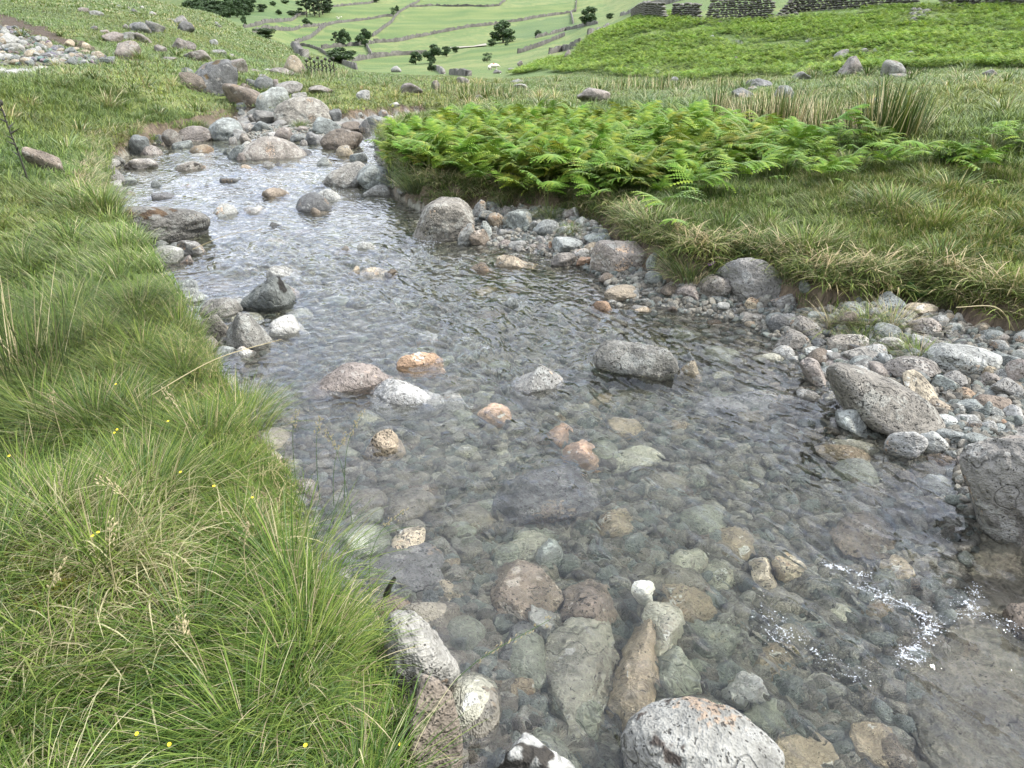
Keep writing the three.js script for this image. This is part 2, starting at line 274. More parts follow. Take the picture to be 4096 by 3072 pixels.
const M = {
  grey: rockMaterial([0.175, 0.168, 0.152], { lt: 0.3, spot: 0.8, lichen: [0.34, 0.34, 0.315] }),
  spotted: rockMaterial([0.19, 0.172, 0.148], { lt: 0.3, spot: 0.6, cluster: 0.8, lichen: [0.37, 0.355, 0.315] }),
  slate: rockMaterial([0.155, 0.163, 0.152], { lt: 0.5, spot: 0.95, wt: 0.7, band: 0.1, lichen: [0.33, 0.35, 0.325], warm: [0.26, 0.23, 0.18] }),
  pale: rockMaterial([0.265, 0.262, 0.24], { lt: 0.35, spot: 0.92, wt: 0.6, lichen: [0.4, 0.4, 0.375] }),
  pink: rockMaterial([0.18, 0.158, 0.138], { lt: 0.35, spot: 0.8, lichen: [0.33, 0.315, 0.285] }),
  brown: rockMaterial([0.135, 0.11, 0.085], { lt: 0.5, spot: 0.7, lichen: [0.32, 0.29, 0.25], wt: 0.5, warm: [0.24, 0.17, 0.11] }),
  dark: rockMaterial([0.095, 0.095, 0.092], { lt: 0.5, spot: 0.75, lichen: [0.27, 0.265, 0.245], wt: 0.6, warm: [0.2, 0.155, 0.11] }),
  tan: rockMaterial([0.31, 0.26, 0.19], { lt: 0.55, spot: 0.7, warm: [0.3, 0.2, 0.12], wt: 0.45 }),
  orange: rockMaterial([0.33, 0.22, 0.145], { lt: 0.6, spot: 0.9 }),
  white: rockMaterial([0.6, 0.59, 0.54], { lt: 0.8, spot: 1.1, wt: 0.9 }),
  bedgrey: rockMaterial([0.14, 0.128, 0.1], { lt: 0.55, spot: 0.95, lichen: [0.2, 0.19, 0.16], wt: 0.4, warm: [0.15, 0.12, 0.085], rough: 0.6 }),
  bedgreen: rockMaterial([0.165, 0.172, 0.135], { lt: 0.5, spot: 1, lichen: [0.22, 0.23, 0.2], wt: 0.5, warm: [0.14, 0.13, 0.09], rough: 0.6 }),
  bedtan: rockMaterial([0.235, 0.19, 0.13], { lt: 0.6, spot: 1, warm: [0.21, 0.14, 0.085], wt: 0.4, rough: 0.6 }),
  bedpale: rockMaterial([0.27, 0.262, 0.205], { lt: 0.6, spot: 1, warm: [0.2, 0.18, 0.14], wt: 0.4, rough: 0.6 }),
};
const soilMap = colorTex(S, (i) => { const k = 0.62 + 0.16 * N.mid[i] + 0.2 * N.fine[i] + 0.14 * N.grit[i]; return [k, k * (1 + 0.04 * N.low[i]), k]; });
const soilBump = grayTex(S, (i) => 0.5 + 0.22 * N.mid[i] + 0.25 * N.fine[i]);
soilMap.repeat.set(0.8, 0.8); soilBump.repeat.set(0.8, 0.8);
const terrain = new THREE.Mesh(terrainGeo, new THREE.MeshStandardMaterial({ map: soilMap, bumpMap: soilBump, bumpScale: 0.03, roughness: 0.95, vertexColors: true }));
function shade(o) { o.castShadow = o.receiveShadow = true; return o; }
const taken = {};
function numbered(name) { const n = taken[name] = (taken[name] ?? -1) + 1; return n ? `${name}_${String(n).padStart(3, '0')}` : name; }
function add(o, name, label, category, group, kind) {
  o.name = numbered(name); o.userData = {};
  if (label) o.userData.label = label; if (category) o.userData.category = category; if (group) o.userData.group = group; if (kind) o.userData.kind = kind;
  o.traverse((q) => { if (q.isMesh) shade(q); });
  scene.add(o); return o;
}
function part(parent, name, geo, mat) { const m = shade(new THREE.Mesh(geo, mat)); m.name = name; parent.add(m); return m; }
add(terrain, 'terrain', 'grassy valley ground with the stony stream channel cut into it', 'ground', null, 'structure');
console.log('terrain done');

// ------------------------------------------------------------------ water
const FLOW = (() => { const a = onPlane(...px('O', 520, 420), 0), b = onPlane(...px('O', 1500, 1300), 0), d = b.sub(a).normalize(); return [d.x, d.z]; })();
const RAPID = [['E', 600, 640, 0.55, 1.6], ['H', 1850, 520, 0.35, 1.3], ['H', 2050, 480, 0.3, 1.2], ['E', 1280, 1000, 0.25, 0.8], ['I', 1350, 870, 0.9, 0.9], ['I', 1500, 1150, 0.6, 1.1], ['E', 950, 1250, 0.3, 0.7]].map(([s, x, y, r, a]) => { const p = onPlane(...px(s, x, y), 0); return [p.x, p.z, r, a]; });
const wakes = [];
function wave(x, z) {
  const u = x * FLOW[0] + z * FLOW[1], v = -x * FLOW[1] + z * FLOW[0], d = Math.hypot(x, z);
  const wu = u + 0.25 * noise2(u * 0.9, v * 0.9 + 5), wv = v + 0.22 * noise2(u * 0.8 + 7, v * 0.8);
  let a = 0.3 + 1.0 * sstep(-0.22, 0.32, noise2(u * 0.5 + 20, v * 0.8));
  for (const [rx, rz, r, k] of RAPID) a += k * Math.exp(-((x - rx) ** 2 + (z - rz) ** 2) / (r * r));
  const ridge = (q) => 1 - Math.abs(q) * 2;
  let h = 0.02 * noise2(wu * 1.7, wv * 3.2) + 0.013 * ridge(noise2(wu * 3.6, wv * 6.5 + 3)) + 0.0078 * ridge(noise2(wu * 8, wv * 13));
  if (d < 9) h += (1 - sstep(5, 9, d)) * (0.0032 * ridge(noise2(wu * 17, wv * 26 + 2)) + 0.0016 * ridge(noise2(wu * 38, wv * 52)));
  h *= a * lerp(0.42, 1, sstep(1.8, 5.5, d));
  for (const [rx, rz, R] of wakes) { // the current piles up against stones and trails off behind them
    const ex = x - rx, ez = z - rz, q = Math.hypot(ex, ez) - R; if (q > 0.7) continue;
    const al = (ex * FLOW[0] + ez * FLOW[1]) / (q + R + 0.01);
    h += 0.006 * Math.exp(-Math.max(q, 0) / 0.16) * Math.cos(q * 75) * (0.6 - 0.4 * al) + 0.008 * Math.exp(-Math.abs(q) / 0.1) * (0.2 - 0.8 * al) * Math.min(1, R * 5);
  }
  return h;
}

// ------------------------------------------------------------------ rocks
function rockGeo(seed, detail, o = {}) { // a boulder in a unit box, with rounded facets
  const r = rng(seed), { p = 14, cuts = 11, bumpy = 0.085, point = 0, tilt = 0, skew = 0, base = 0.3 } = o;
  const g = mergeVertices(new THREE.IcosahedronGeometry(1, detail).deleteAttribute('normal').deleteAttribute('uv'));
  const planes = [];
  for (let i = 0; i < cuts; i++) { const z = r() * 2 - 1, a = r() * 6.283, q = Math.sqrt(1 - z * z); planes.push([q * Math.cos(a), z, q * Math.sin(a), 0.5 + 0.38 * r()]); }
  const s = r() * 100, P = g.attributes.position, v = new THREE.Vector3(), t = tilt * Math.PI / 180, ct = Math.cos(t), st = Math.sin(t);
  for (let i = 0; i < P.count; i++) {
    v.fromBufferAttribute(P, i).normalize();
    let q = 0.75; for (const [a, b, c, k] of planes) { const d = v.x * a + v.y * b + v.z * c; if (d > 0) q += Math.pow(d / k, p); }
    let rr = Math.pow(q, -1 / p);
    rr *= 1 + bumpy * (1.9 * fbm3(v.x * 1.3 + s, v.y * 1.3, v.z * 1.3, 3) + 0.6 * fbm3(v.x * 5 + s, v.y * 5, v.z * 5 + s, 4) - 0.5 * Math.max(0, 0.12 - Math.abs(noise3(v.x * 1.7 + s, v.y * 2.6, v.z * 1.7 - s))) / 0.12 * 0.35);
    v.multiplyScalar(rr);
    if (point) { const b0 = 2 * base - 1, k = Math.max(0.08, 1 - point * clamp((v.y - b0) / (0.9 - b0))); v.x = v.x * k; v.z *= k; }
    if (Math.abs(tilt) > 9) { v.x *= 1.5; v.y *= 0.78; }
    v.x += skew * v.y;
    P.setXYZ(i, v.x * ct - v.y * st, v.x * st + v.y * ct, v.z);
  }
  g.computeBoundingBox(); const b = g.boundingBox, c = b.getCenter(new THREE.Vector3()), z = b.getSize(new THREE.Vector3());
  g.translate(-c.x, -c.y, -c.z); g.scale(1 / z.x, 1 / z.y, 1 / z.z);
  let lo = 9, hi = -9; for (let i = 0; i < P.count; i++) if (P.getY(i) + 0.5 > base) { lo = Math.min(lo, P.getX(i)); hi = Math.max(hi, P.getX(i)); }
  if (hi > lo) { const k = Math.min(1.5, 1 / (hi - lo)); g.translate(-(hi + lo) / 2 * 0.9, 0, 0); g.scale(k, 1, Math.min(k, 1.25)); }
  return g;
}
function boxUV(g, scale = 1.1, seed = 0, tint = [1, 1, 1], moss = null) { // texture coordinates in metres from three sides; colour of the stone itself
  g.computeVertexNormals();
  const n = g.toNonIndexed(), P = n.attributes.position, V = n.attributes.normal, uv = new Float32Array(P.count * 2), col = new Float32Array(P.count * 3), r = rng(seed + 5), ou = r() * 9, ov = r() * 9;
  for (let i = 0; i < P.count; i += 3) {
    let x = 0, y = 0, z = 0; for (let k = 0; k < 3; k++) { x += V.getX(i + k); y += V.getY(i + k); z += V.getZ(i + k); }
    x = Math.abs(x); y = Math.abs(y) * 0.9; z = Math.abs(z);
    for (let k = 0; k < 3; k++) {
      const a = P.getX(i + k), b = P.getY(i + k), c = P.getZ(i + k), o = i + k;
      const u = z >= x && z >= y ? [a, b] : x >= y ? [c + 3.1, b] : [a, c + 1.7];
      uv[o * 2] = u[0] * scale + ou; uv[o * 2 + 1] = u[1] * scale + ov;
      let cc = tint;
      if (moss) { const m = sstep(moss.at, moss.at + 0.06, fbm3(a * moss.f + seed, b * moss.f, c * moss.f, 4) + moss.up * (b / moss.h)); cc = mix3(tint, moss.color, m); }
      col.set(cc, o * 3);
    }
  }
  n.setAttribute('uv', new THREE.BufferAttribute(uv, 2)); n.setAttribute('color', new THREE.BufferAttribute(col, 3));
  return n;
}
const BLACKMOSS = { f: 6, at: 0.42, up: 0.75, color: [0.09, 0.075, 0.06] }, RUSTMOSS = { f: 5, at: 0.5, up: 0.8, color: [0.5, 0.33, 0.1] };
let rockSeed = 100;
const rocks = [], bedded = new Set();
// x0, y0, x1, y1: what shows of the stone on its survey sheet
function rock(s, [x0, y0, x1, y1], type, label, group, o = {}) {
  const seed = o.seed ?? (rockSeed += 7), [ax, ay] = px(s, x0, y0), [bx, by] = px(s, x1, y1), cx = (ax + bx) / 2, wpx = bx - ax, hpx = by - ay;
  const P = o.deep ? onPlane(cx, (ay + 2 * by) / 3, -o.deep) : o.on !== undefined ? onPlane(cx, by, o.on) : hit(cx, by, 0, o.from);
  if (!P) return;
  const dist = P.distanceTo(camera.position), zd = -P.z * CP + (EYE - P.y) * SP, phi = Math.asin((EYE - P.y) / dist);
  const w = wpx * zd / F, dep = o.deep ? hpx * zd / F / Math.sin(phi) : w * (o.d ?? 0.8);
  let hv = Math.max((hpx * zd / F - 0.62 * dep * Math.sin(phi)) / Math.cos(phi), (o.min ?? 0.3) * w);
  const g0 = ground(P.x, P.z), wet = g0.b < 0 && g0.h < 0;
  const fx = P.x / Math.hypot(P.x, P.z), fz = P.z / Math.hypot(P.x, P.z), fwd = o.deep ? 0.17 : 0.4, C = new THREE.Vector3(P.x + fx * dep * fwd, 0, P.z + fz * dep * fwd);
  const top = o.deep ? -Math.max(0.025, o.deep * 0.4) : P.y + hv;
  let bottom = Math.min(P.y - hv * (o.sub ?? 0.4), groundH(C.x, C.z) - 0.04);
  const detail = wpx > 90 ? 46 : wpx > 45 ? 30 : wpx > 22 ? 18 : wpx > 10 ? 11 : 6;
  let g = rockGeo(seed, detail, { ...o, base: clamp((P.y - bottom) / (top - bottom), 0.1, 0.8) });
  const full = 1.1;
  g.scale(w * (o.grow ?? full), top - bottom, dep * full);
  const r = rng(seed), k = (o.tone ?? 1) * (0.9 + 0.22 * r()), tint = [k * (1 + 0.05 * (r() - 0.5)), k, k * (1 + 0.05 * (r() - 0.5))];
  g = boxUV(g, 1.05, seed, tint, o.moss ? { ...o.moss, h: top - bottom } : null);
  const m = new THREE.Mesh(g, M[type]);
  m.position.set(C.x, (top + bottom) / 2, C.z); m.rotation.y = Math.atan2(-fx, -fz) + (o.yaw ?? 0);
  add(m, o.name ?? (wpx > 26 ? 'boulder' : 'stone'), label, wpx > 26 ? 'boulder' : 'stone', group);
  rocks.push([C.x, C.z, w * 0.5, wpx]); if (o.deep) bedded.add(C.x);
  return m;
}
const WORD = { bedgrey: 'dull grey', bedgreen: 'grey-green', bedtan: 'brownish', bedpale: 'light grey',  grey: 'grey lichened', spotted: 'black-speckled pale', slate: 'blue-grey slate', pale: 'pale grey', pink: 'pinkish grey', brown: 'brown', dark: 'dark grey', tan: 'tan', orange: 'orange-brown', white: 'white' };
function many(s, place, group, list) { for (const [box, type, o] of list) rock(s, box, type, (o && o.label) || `${WORD[type]} ${box[2] - box[0] > 150 ? 'boulder' : 'stone'} ${place}`, (o && o.label) ? undefined : group, o); }
const PILE = 'boulders heaped where the stream bends out of sight';
many('I', 'in the heap of boulders at the head of the stream', PILE, [
  [[385, 95, 740, 372], 'dark', { label: 'huge dark overhanging boulder with mossy top above the boulder heap', moss: { f: 3, at: 0.55, up: 0.9, color: [0.9, 0.6, 0.25] }, seed: 41, p: 9, d: 0.8, tilt: -6 }],
  [[660, 290, 972, 492], 'brown', { label: 'smooth rounded brown boulder leaning below the dark overhanging boulder', p: 4, tilt: -32, cuts: 7, bumpy: 0.05 }],
  [[660, 80, 820, 205], 'pink', { label: 'reddish grey boulder standing behind the dark overhanging boulder' }],
  [[265, 150, 368, 212], 'slate'], [[288, 195, 522, 350], 'brown', { label: 'long sloping lichen-topped slab beside the dark overhanging boulder', tilt: -34, d: 0.4, p: 10 }],
  [[890, 230, 1036, 332], 'slate', { tone: 0.8 }], [[812, 244, 902, 302], 'slate', { tone: 0.75 }], [[1028, 250, 1086, 322], 'pink'], [[912, 205, 1000, 246], 'grey'],
  [[1078, 265, 1284, 378], 'grey', { p: 10 }], [[908, 320, 1172, 505], 'slate', { label: 'square blue-grey slate block in the middle of the boulder heap', p: 11, tone: 1.25 }],
  [[770, 280, 860, 330], 'brown'], [[735, 436, 826, 522], 'slate', { tone: 1.1 }], [[750, 498, 832, 572], 'slate'], [[826, 490, 916, 552], 'pale'], [[914, 455, 967, 511], 'tan', { p: 12 }], [[833, 545, 897, 607], 'grey'],
  [[885, 510, 1082, 622], 'grey', { tone: 0.72 }], [[1080, 402, 1514, 622], 'spotted', { label: 'broad domed boulder crusted with pale lichen crowning the heap', p: 5, seed: 977, d: 0.7, tone: 1.05 }], [[1198, 360, 1334, 440], 'grey'],
  [[520, 574, 782, 757], 'slate', { label: 'angular blue and cream block at the water edge of the heap', p: 13, tone: 1.35 }], [[728, 604, 802, 682], 'grey'], [[714, 665, 822, 762], 'pale'], [[670, 730, 732, 787], 'grey'], [[764, 700, 856, 782], 'spotted'],
  [[870, 600, 1002, 692], 'slate'], [[804, 620, 888, 692], 'spotted'], [[1030, 588, 1152, 642], 'grey'], [[1050, 650, 1204, 762], 'pink', { tone: 1.15 }], [[1190, 705, 1312, 777], 'slate'], [[1312, 690, 1462, 792], 'dark', { tone: 1.5 }],
  [[1380, 565, 1612, 707], 'slate', { p: 12 }], [[1458, 660, 1788, 836], 'brown', { label: 'big wet brown boulder with rusty band where the stream enters', p: 5, tone: 0.85 }], [[1512, 500, 1617, 602], 'dark', { tone: 1.3 }], [[1618, 605, 1792, 692], 'brown', { tone: 0.8 }],
  [[1758, 590, 1852, 702], 'dark'], [[1834, 555, 1998, 647], 'slate'], [[1733, 525, 1792, 562], 'pale'], [[1928, 510, 2002, 567], 'pale'], [[1240, 640, 1330, 690], 'pink'], [[1000, 690, 1070, 735], 'pale'],
  [[1265, 755, 1325, 800], 'grey'], [[700, 560, 740, 600], 'pink'],
]);
many('I', 'standing in the shallow water below the heap', 'stones in the water below the boulder heap', [
  [[800, 725, 1302, 912], 'spotted', { label: 'large domed speckled boulder standing in the upper stream', p: 4, seed: 500, d: 0.7, bumpy: 0.06, tone: 1.1 }], [[664, 800, 808, 912], 'slate', { p: 5, label: 'smooth blue-grey stone leaning on the domed speckled boulder' }], [[740, 864, 852, 926], 'pink', { tone: 0.8 }], [[620, 824, 692, 872], 'slate', { tone: .8 }], [[760, 768, 862, 822], 'pale'], [[850, 860, 920, 905], 'slate'],
  [[268, 640, 522, 767], 'pink', { label: 'pinkish yellow-lichened boulder under the earth bank' }], [[198, 765, 352, 827], 'slate'], [[350, 795, 527, 857], 'tan', { tone: 0.7 }], [[125, 668, 268, 812], 'spotted', { tone: 0.8 }], [[20, 715, 112, 792], 'dark'], [[444, 630, 527, 712], 'spotted'], [[0, 805, 92, 867], 'spotted'],
  [[234, 930, 462, 1006], 'spotted', { label: 'low pale stone capped with black moss in the upper stream', min: 0.22, moss: BLACKMOSS }], [[598, 1068, 748, 1112], 'dark', { min: 0.22 }], [[18, 1095, 92, 1147], 'slate'], [[424, 1130, 512, 1152], 'dark', { min: 0.15 }], [[34, 1200, 207, 1247], 'dark', { tone: 1.4, min: 0.18 }], [[954, 1155, 1167, 1237], 'brown', { tone: 1.4, min: 0.2 }],
  [[1248, 1200, 1517, 1347], 'dark', { label: 'smooth dark grey dome in mid stream beside a pale stone', p: 3.4, cuts: 6, bumpy: 0.04, tone: 0.9 }], [[1388, 1165, 1598, 1262], 'pale', { p: 4, label: 'pale rounded stone behind the smooth dark dome' }], [[1344, 1325, 1467, 1372], 'brown', { tone: 1.2 }], [[788, 1315, 962, 1362], 'pale', { min: 0.16 }], [[548, 1290, 722, 1372], 'pale', { min: 0.2 }],
  [[1568, 800, 1712, 897], 'tan', { tone: 0.85 }], [[1408, 895, 1532, 967], 'slate', { tone: 1.3, point: 0.5 }], [[1690, 860, 1827, 932], 'slate', { tone: 1.2 }], [[1454, 945, 1850, 1150], 'grey', { label: 'wide sloping grey slab at the foot of the ferns', tilt: 26, p: 9, d: 0.6 }], [[1768, 962, 2036, 1168], 'slate', { label: 'rounded slate boulder with yellow lichen spots against the fern bank', p: 6, tone: 1.1 }],
  [[1808, 1130, 2018, 1222], 'grey', { p: 4 }], [[2084, 1155, 2202, 1217], 'grey'], [[948, 935, 1058, 997], 'grey'], [[1048, 945, 1118, 982], 'dark'], [[764, 965, 862, 997], 'tan', { min: 0.2 }], [[800, 1000, 917, 1022], 'tan', { min: 0.12, tone: .7 }], [[350, 868, 455, 892], 'pale', { min: 0.12 }], [[280, 1128, 340, 1142], 'orange', { min: 0.1, tone: .7 }], [[1580, 975, 1660, 995], 'dark', { min: 0.12 }], [[1240, 835, 1365, 885], 'dark', { min: 0.2 }],
]);
many('I', 'on the grassy slope behind the heap', 'boulders lying on the grass slope', [
  [[308, 5, 512, 105], 'pink', { label: 'leaning pinkish boulder on the grass just above the dark overhanging boulder', tilt: -20 }], [[515, 0, 642, 52], 'grey'], [[1128, 55, 1312, 210], 'tan', { label: 'tall square rust-streaked block standing alone on the grass', p: 14, tone: 0.75, d: 0.7 }], [[1025, 150, 1207, 217], 'pink', { label: 'low flat pinkish rock in front of the rust-streaked block' }],
  [[850, 160, 937, 197], 'pink'], [[1350, 300, 1542, 367], 'spotted', { tone: .9 }], [[1745, 340, 1852, 422], 'pale', { label: 'pale rock crusted with yellow lichen on the grass' }], [[2120, 280, 2216, 352], 'dark', { tone: 1.2 }], [[655, 35, 712, 72], 'pale'], [[962, 158, 1025, 185], 'pale'], [[2015, 440, 2100, 480], 'pale'],
]);
many('A', 'on the grassy hillside above the path', 'boulders strewn on the left hillside', [
  [[738, 265, 888, 362], 'pink', { label: 'large lichened boulder on the hillside above the end of the scree' }], [[658, 205, 778, 262], 'pink'], [[833, 145, 948, 208], 'dark', { tone: 1.3 }], [[928, 138, 1042, 212], 'grey'], [[1113, 104, 1190, 175], 'grey'], [[1130, 140, 1228, 212], 'dark', { label: 'dark square boulder on the hillside with a lighter block behind' }],
  [[1093, 245, 1232, 308], 'pink', { tone: 0.8 }], [[818, 58, 872, 87], 'dark'], [[575, 70, 652, 102], 'grey'], [[498, 50, 562, 77], 'pink'], [[1030, 360, 1112, 387], 'pink'], [[983, 285, 1053, 327], 'pink'], [[750, 205, 862, 252], 'grey'], [[868, 210, 952, 267], 'pink', { tilt: -30 }], [[1330, 250, 1377, 287], 'pale'], [[1365, 140, 1402, 172], 'grey'],
  [[740, 30, 772, 52], 'dark'], [[803, 40, 827, 57], 'grey'], [[888, 40, 912, 62], 'pale'], [[948, 75, 987, 102], 'pale'], [[778, 155, 812, 187], 'grey'], [[573, 165, 617, 190], 'dark'], [[1060, 120, 1110, 140], 'grey'], [[640, 190, 690, 215], 'pink'],
]);
many('A', 'among the scree beside the gravel path', 'larger stones in the scree', [
  [[18, 215, 122, 292], 'pale', { label: 'big pale grey block at the top of the scree' }], [[48, 275, 152, 337], 'pale'], [[413, 250, 472, 292], 'tan'], [[523, 268, 577, 312], 'tan'], [[518, 315, 572, 342], 'tan'], [[645, 365, 692, 397], 'slate'], [[130, 385, 170, 410], 'slate'], [[70, 395, 115, 415], 'slate'], [[300, 335, 350, 360], 'pale'], [[180, 360, 230, 385], 'pale'], [[360, 370, 420, 392], 'pale'], [[455, 300, 500, 322], 'tan'], [[215, 325, 262, 348], 'pale'], [[92, 350, 136, 372], 'pale'],
]);
many('D', 'along the left bank where the grass meets the water', 'stones along the foot of the left bank', [
  [[833, 65, 948, 190], 'slate', { label: 'dark slate stone jutting from under the left earth bank', tone: 0.7 }], [[904, 128, 1022, 192], 'spotted'], [[718, 195, 792, 252], 'grey', { tone: 0.75 }], [[804, 205, 988, 277], 'spotted', { tone: 1.2, min: .2 }], [[618, 210, 757, 278], 'grey'], [[668, 275, 782, 372], 'grey', { tone: 1.1 }], [[754, 325, 857, 372], 'slate'], [[688, 350, 770, 400], 'pale'], [[714, 385, 794, 427], 'grey'], [[800, 415, 858, 442], 'pink', { min: 0.15 }],
  [[778, 472, 1316, 748], 'grey', { label: 'big grey boulder with rust and black moss crest by the left bank', seed: 812, p: 5, cuts: 8, tilt: -14, tone: 0.68, moss: { f: 7, at: 0.5, up: 0.8, color: [0.35, 0.22, 0.12] }, d: 0.7 }],
  [[998, 750, 1158, 867], 'pale', { label: 'pale angular stone in front of the big moss-crested boulder' }], [[1138, 718, 1288, 817], 'grey'], [[973, 725, 1057, 767], 'slate'], [[1073, 735, 1153, 782], 'slate'], [[1148, 820, 1217, 872], 'pink', { min: 0.15 }],
  [[1108, 980, 1252, 1062], 'slate', { moss: BLACKMOSS }], [[1148, 1030, 1297, 1112], 'slate', { tone: 1.25 }], [[1283, 1075, 1522, 1202], 'grey', { tone: 0.85, p: 5 }], [[1438, 1080, 1552, 1137], 'pale'], [[1258, 1180, 1432, 1352], 'spotted', { tone: 0.75 }],
  [[1448, 1160, 1704, 1402], 'grey', { label: 'large cracked wedge-shaped boulder among the left bank stones', point: 0.45, tilt: -10, p: 10, tone: 1.1 }], [[1398, 1255, 1452, 1317], 'tan', { point: 0.5 }], [[1253, 1335, 1377, 1432], 'pink'], [[1373, 1390, 1478, 1442], 'slate', { tone: 1.3 }], [[1483, 1395, 1592, 1457], 'pale', { tone: 1.2 }], [[1368, 1340, 1442, 1397], 'grey'],
  [[203, 140, 388, 315], 'brown', { label: 'red-brown boulder half buried in the grass behind a dead thistle', tilt: -28, sub: 0.5, d: .6 }],
]);
many('D', 'breaking the surface in mid stream', 'stones breaking the surface in mid stream', [
  [[1543, 930, 1862, 1152], 'slate', { label: 'dark mossy boulder in the stream with a pink stone against it', tone: 0.7, moss: BLACKMOSS, p: 6 }], [[1630, 990, 1868, 1097], 'pink', { label: 'pinkish stone resting against the dark mossy stream boulder', tone: 1.1 }], [[1694, 880, 1878, 952], 'pale', { min: 0.2 }], [[1578, 1065, 1673, 1147], 'slate', { tone: 0.8 }],
  [[1703, 1195, 1892, 1307], 'pale', { label: 'pale blocky stone alone in the water off the left bank', p: 11, tone: 1.1 }], [[1703, 612, 1777, 642], 'dark', { min: 0.25 }], [[973, 425, 1103, 462], 'dark', { tone: 1.3, min: 0.2 }], [[960, 345, 1013, 387], 'slate'], [[1365, 490, 1492, 562], 'pale', { min: .25 }], [[1363, 555, 1433, 587], 'slate', { min: .2 }], [[1538, 510, 1663, 550], 'pale', { min: 0.2 }],
]);
many('E', 'breaking the surface in mid stream', 'stones breaking the surface in mid stream', [
  [[1088, 645, 1274, 732], 'tan', { label: 'cream and black pointed stone trailing into the water below the right bank', point: 0.5, tilt: -16, tone: 0.9 }], [[923, 705, 1048, 767], 'brown', { min: 0.25 }], [[208, 575, 324, 632], 'pale', { label: 'small pale flat-topped stone upstream of the white water' }], [[78, 600, 178, 642], 'pink', { min: .2 }], [[148, 725, 238, 762], 'tan', { min: 0.2 }], [[238, 740, 383, 787], 'tan', { min: 0.16 }], [[385, 745, 455, 787], 'brown', { min: .2 }],
  [[1133, 925, 1228, 982], 'slate', { label: 'small square slate stone among the ripples', p: 13 }], [[1710, 1185, 2214, 1427], 'grey', { label: 'whale-backed lichened boulder in the middle of the stream', seed: 3131, tilt: 8, p: 6, d: 0.55, tone: 0.85, sub: .3 }],
  [[1208, 1320, 1492, 1522], 'grey', { label: 'pyramid-shaped pale grey stone in mid stream', point: 0.85, p: 10, tone: 1.1, bumpy: 0.08 }], [[328, 1435, 658, 1592], 'pale', { label: 'rounded pale granite boulder with orange stain in the stream', p: 4, min: 0.3, d: .7 }], [[-20, 1345, 384, 1497], 'pink', { label: 'long low pinkish boulder in the stream beside the pale granite one', p: 5, d: 0.5, tone: 1.1 }],
  [[468, 1265, 722, 1362], 'orange', { label: 'orange streaked rock lapped by the current', min: 0.2, d: 0.6 }], [[1688, 945, 1803, 1012], 'orange', { tone: 0.6, min: 0.2 }],
]);
many('E', 'at the foot of the eroded right bank', 'stones at the foot of the eroded right bank', [
  [[573, 295, 934, 572], 'spotted', { label: 'massive rounded boulder with dark face at the bend under the ferns', seed: 1404, p: 5, tone: 0.95, cuts: 9, d: 0.75 }], [[843, 465, 952, 602], 'pale', { label: 'upright pale wedge in front of the massive rounded boulder', tilt: 18, d: .5, tone: .85 }], [[905, 500, 1034, 607], 'brown', { tone: 1.2 }],
  [[938, 315, 1018, 442], 'grey'], [[978, 445, 1058, 557], 'slate', { tone: 1.4, point: .4 }], [[1033, 390, 1142, 492], 'tan', { tone: 0.8 }], [[1128, 370, 1302, 502], 'slate', { label: 'blue-green blocky slate boulder on the right stone bar' }], [[1328, 438, 1472, 542], 'slate', { p: 3.5, cuts: 6, bumpy: 0.03, label: 'smooth grey-green egg-shaped boulder on the right stone bar', tone: 1.15 }], [[1023, 320, 1092, 362], 'slate', { tone: 1.3 }],
  [[1438, 545, 1622, 657], 'slate', { tone: 1.2 }], [[1433, 640, 1578, 737], 'pink', { tone: 0.8 }], [[1568, 615, 1673, 682], 'pale'], [[1588, 670, 1698, 737], 'orange', { tone: 0.6 }], [[1683, 552, 2038, 767], 'pink', { label: 'big pinkish flat-topped boulder with cracks on the right shore', seed: 88, p: 9, tone: 1.3, d: .75 }], [[1638, 515, 1793, 602], 'slate', { tone: 1.2 }], [[2028, 645, 2113, 752], 'slate', { p: 3.5, cuts: 6 }],
  [[1163, 570, 1268, 632], 'grey', { tone: 0.85 }], [[1088, 565, 1168, 612], 'pink'], [[1328, 540, 1403, 597], 'grey'], [[1248, 530, 1333, 572], 'slate'], [[1268, 588, 1343, 627], 'pink'], [[1338, 590, 1418, 637], 'pink', { tone: .8 }], [[1468, 475, 1543, 532], 'pale'], [[1588, 420, 1673, 477], 'slate', { tone: 1.3 }], [[1528, 360, 1603, 432], 'pale', { p: 12 }], [[1688, 470, 1753, 522], 'slate'], [[1668, 440, 1723, 482], 'grey'], [[1408, 575, 1440, 625], 'orange', { tone: .9 }], [[1390, 540, 1440, 570], 'grey'],
  [[1770, 853, 1968, 952], 'tan', { label: 'blocky brown stone at the tip of the white gravel', p: 9, tone: 0.62 }],
]);
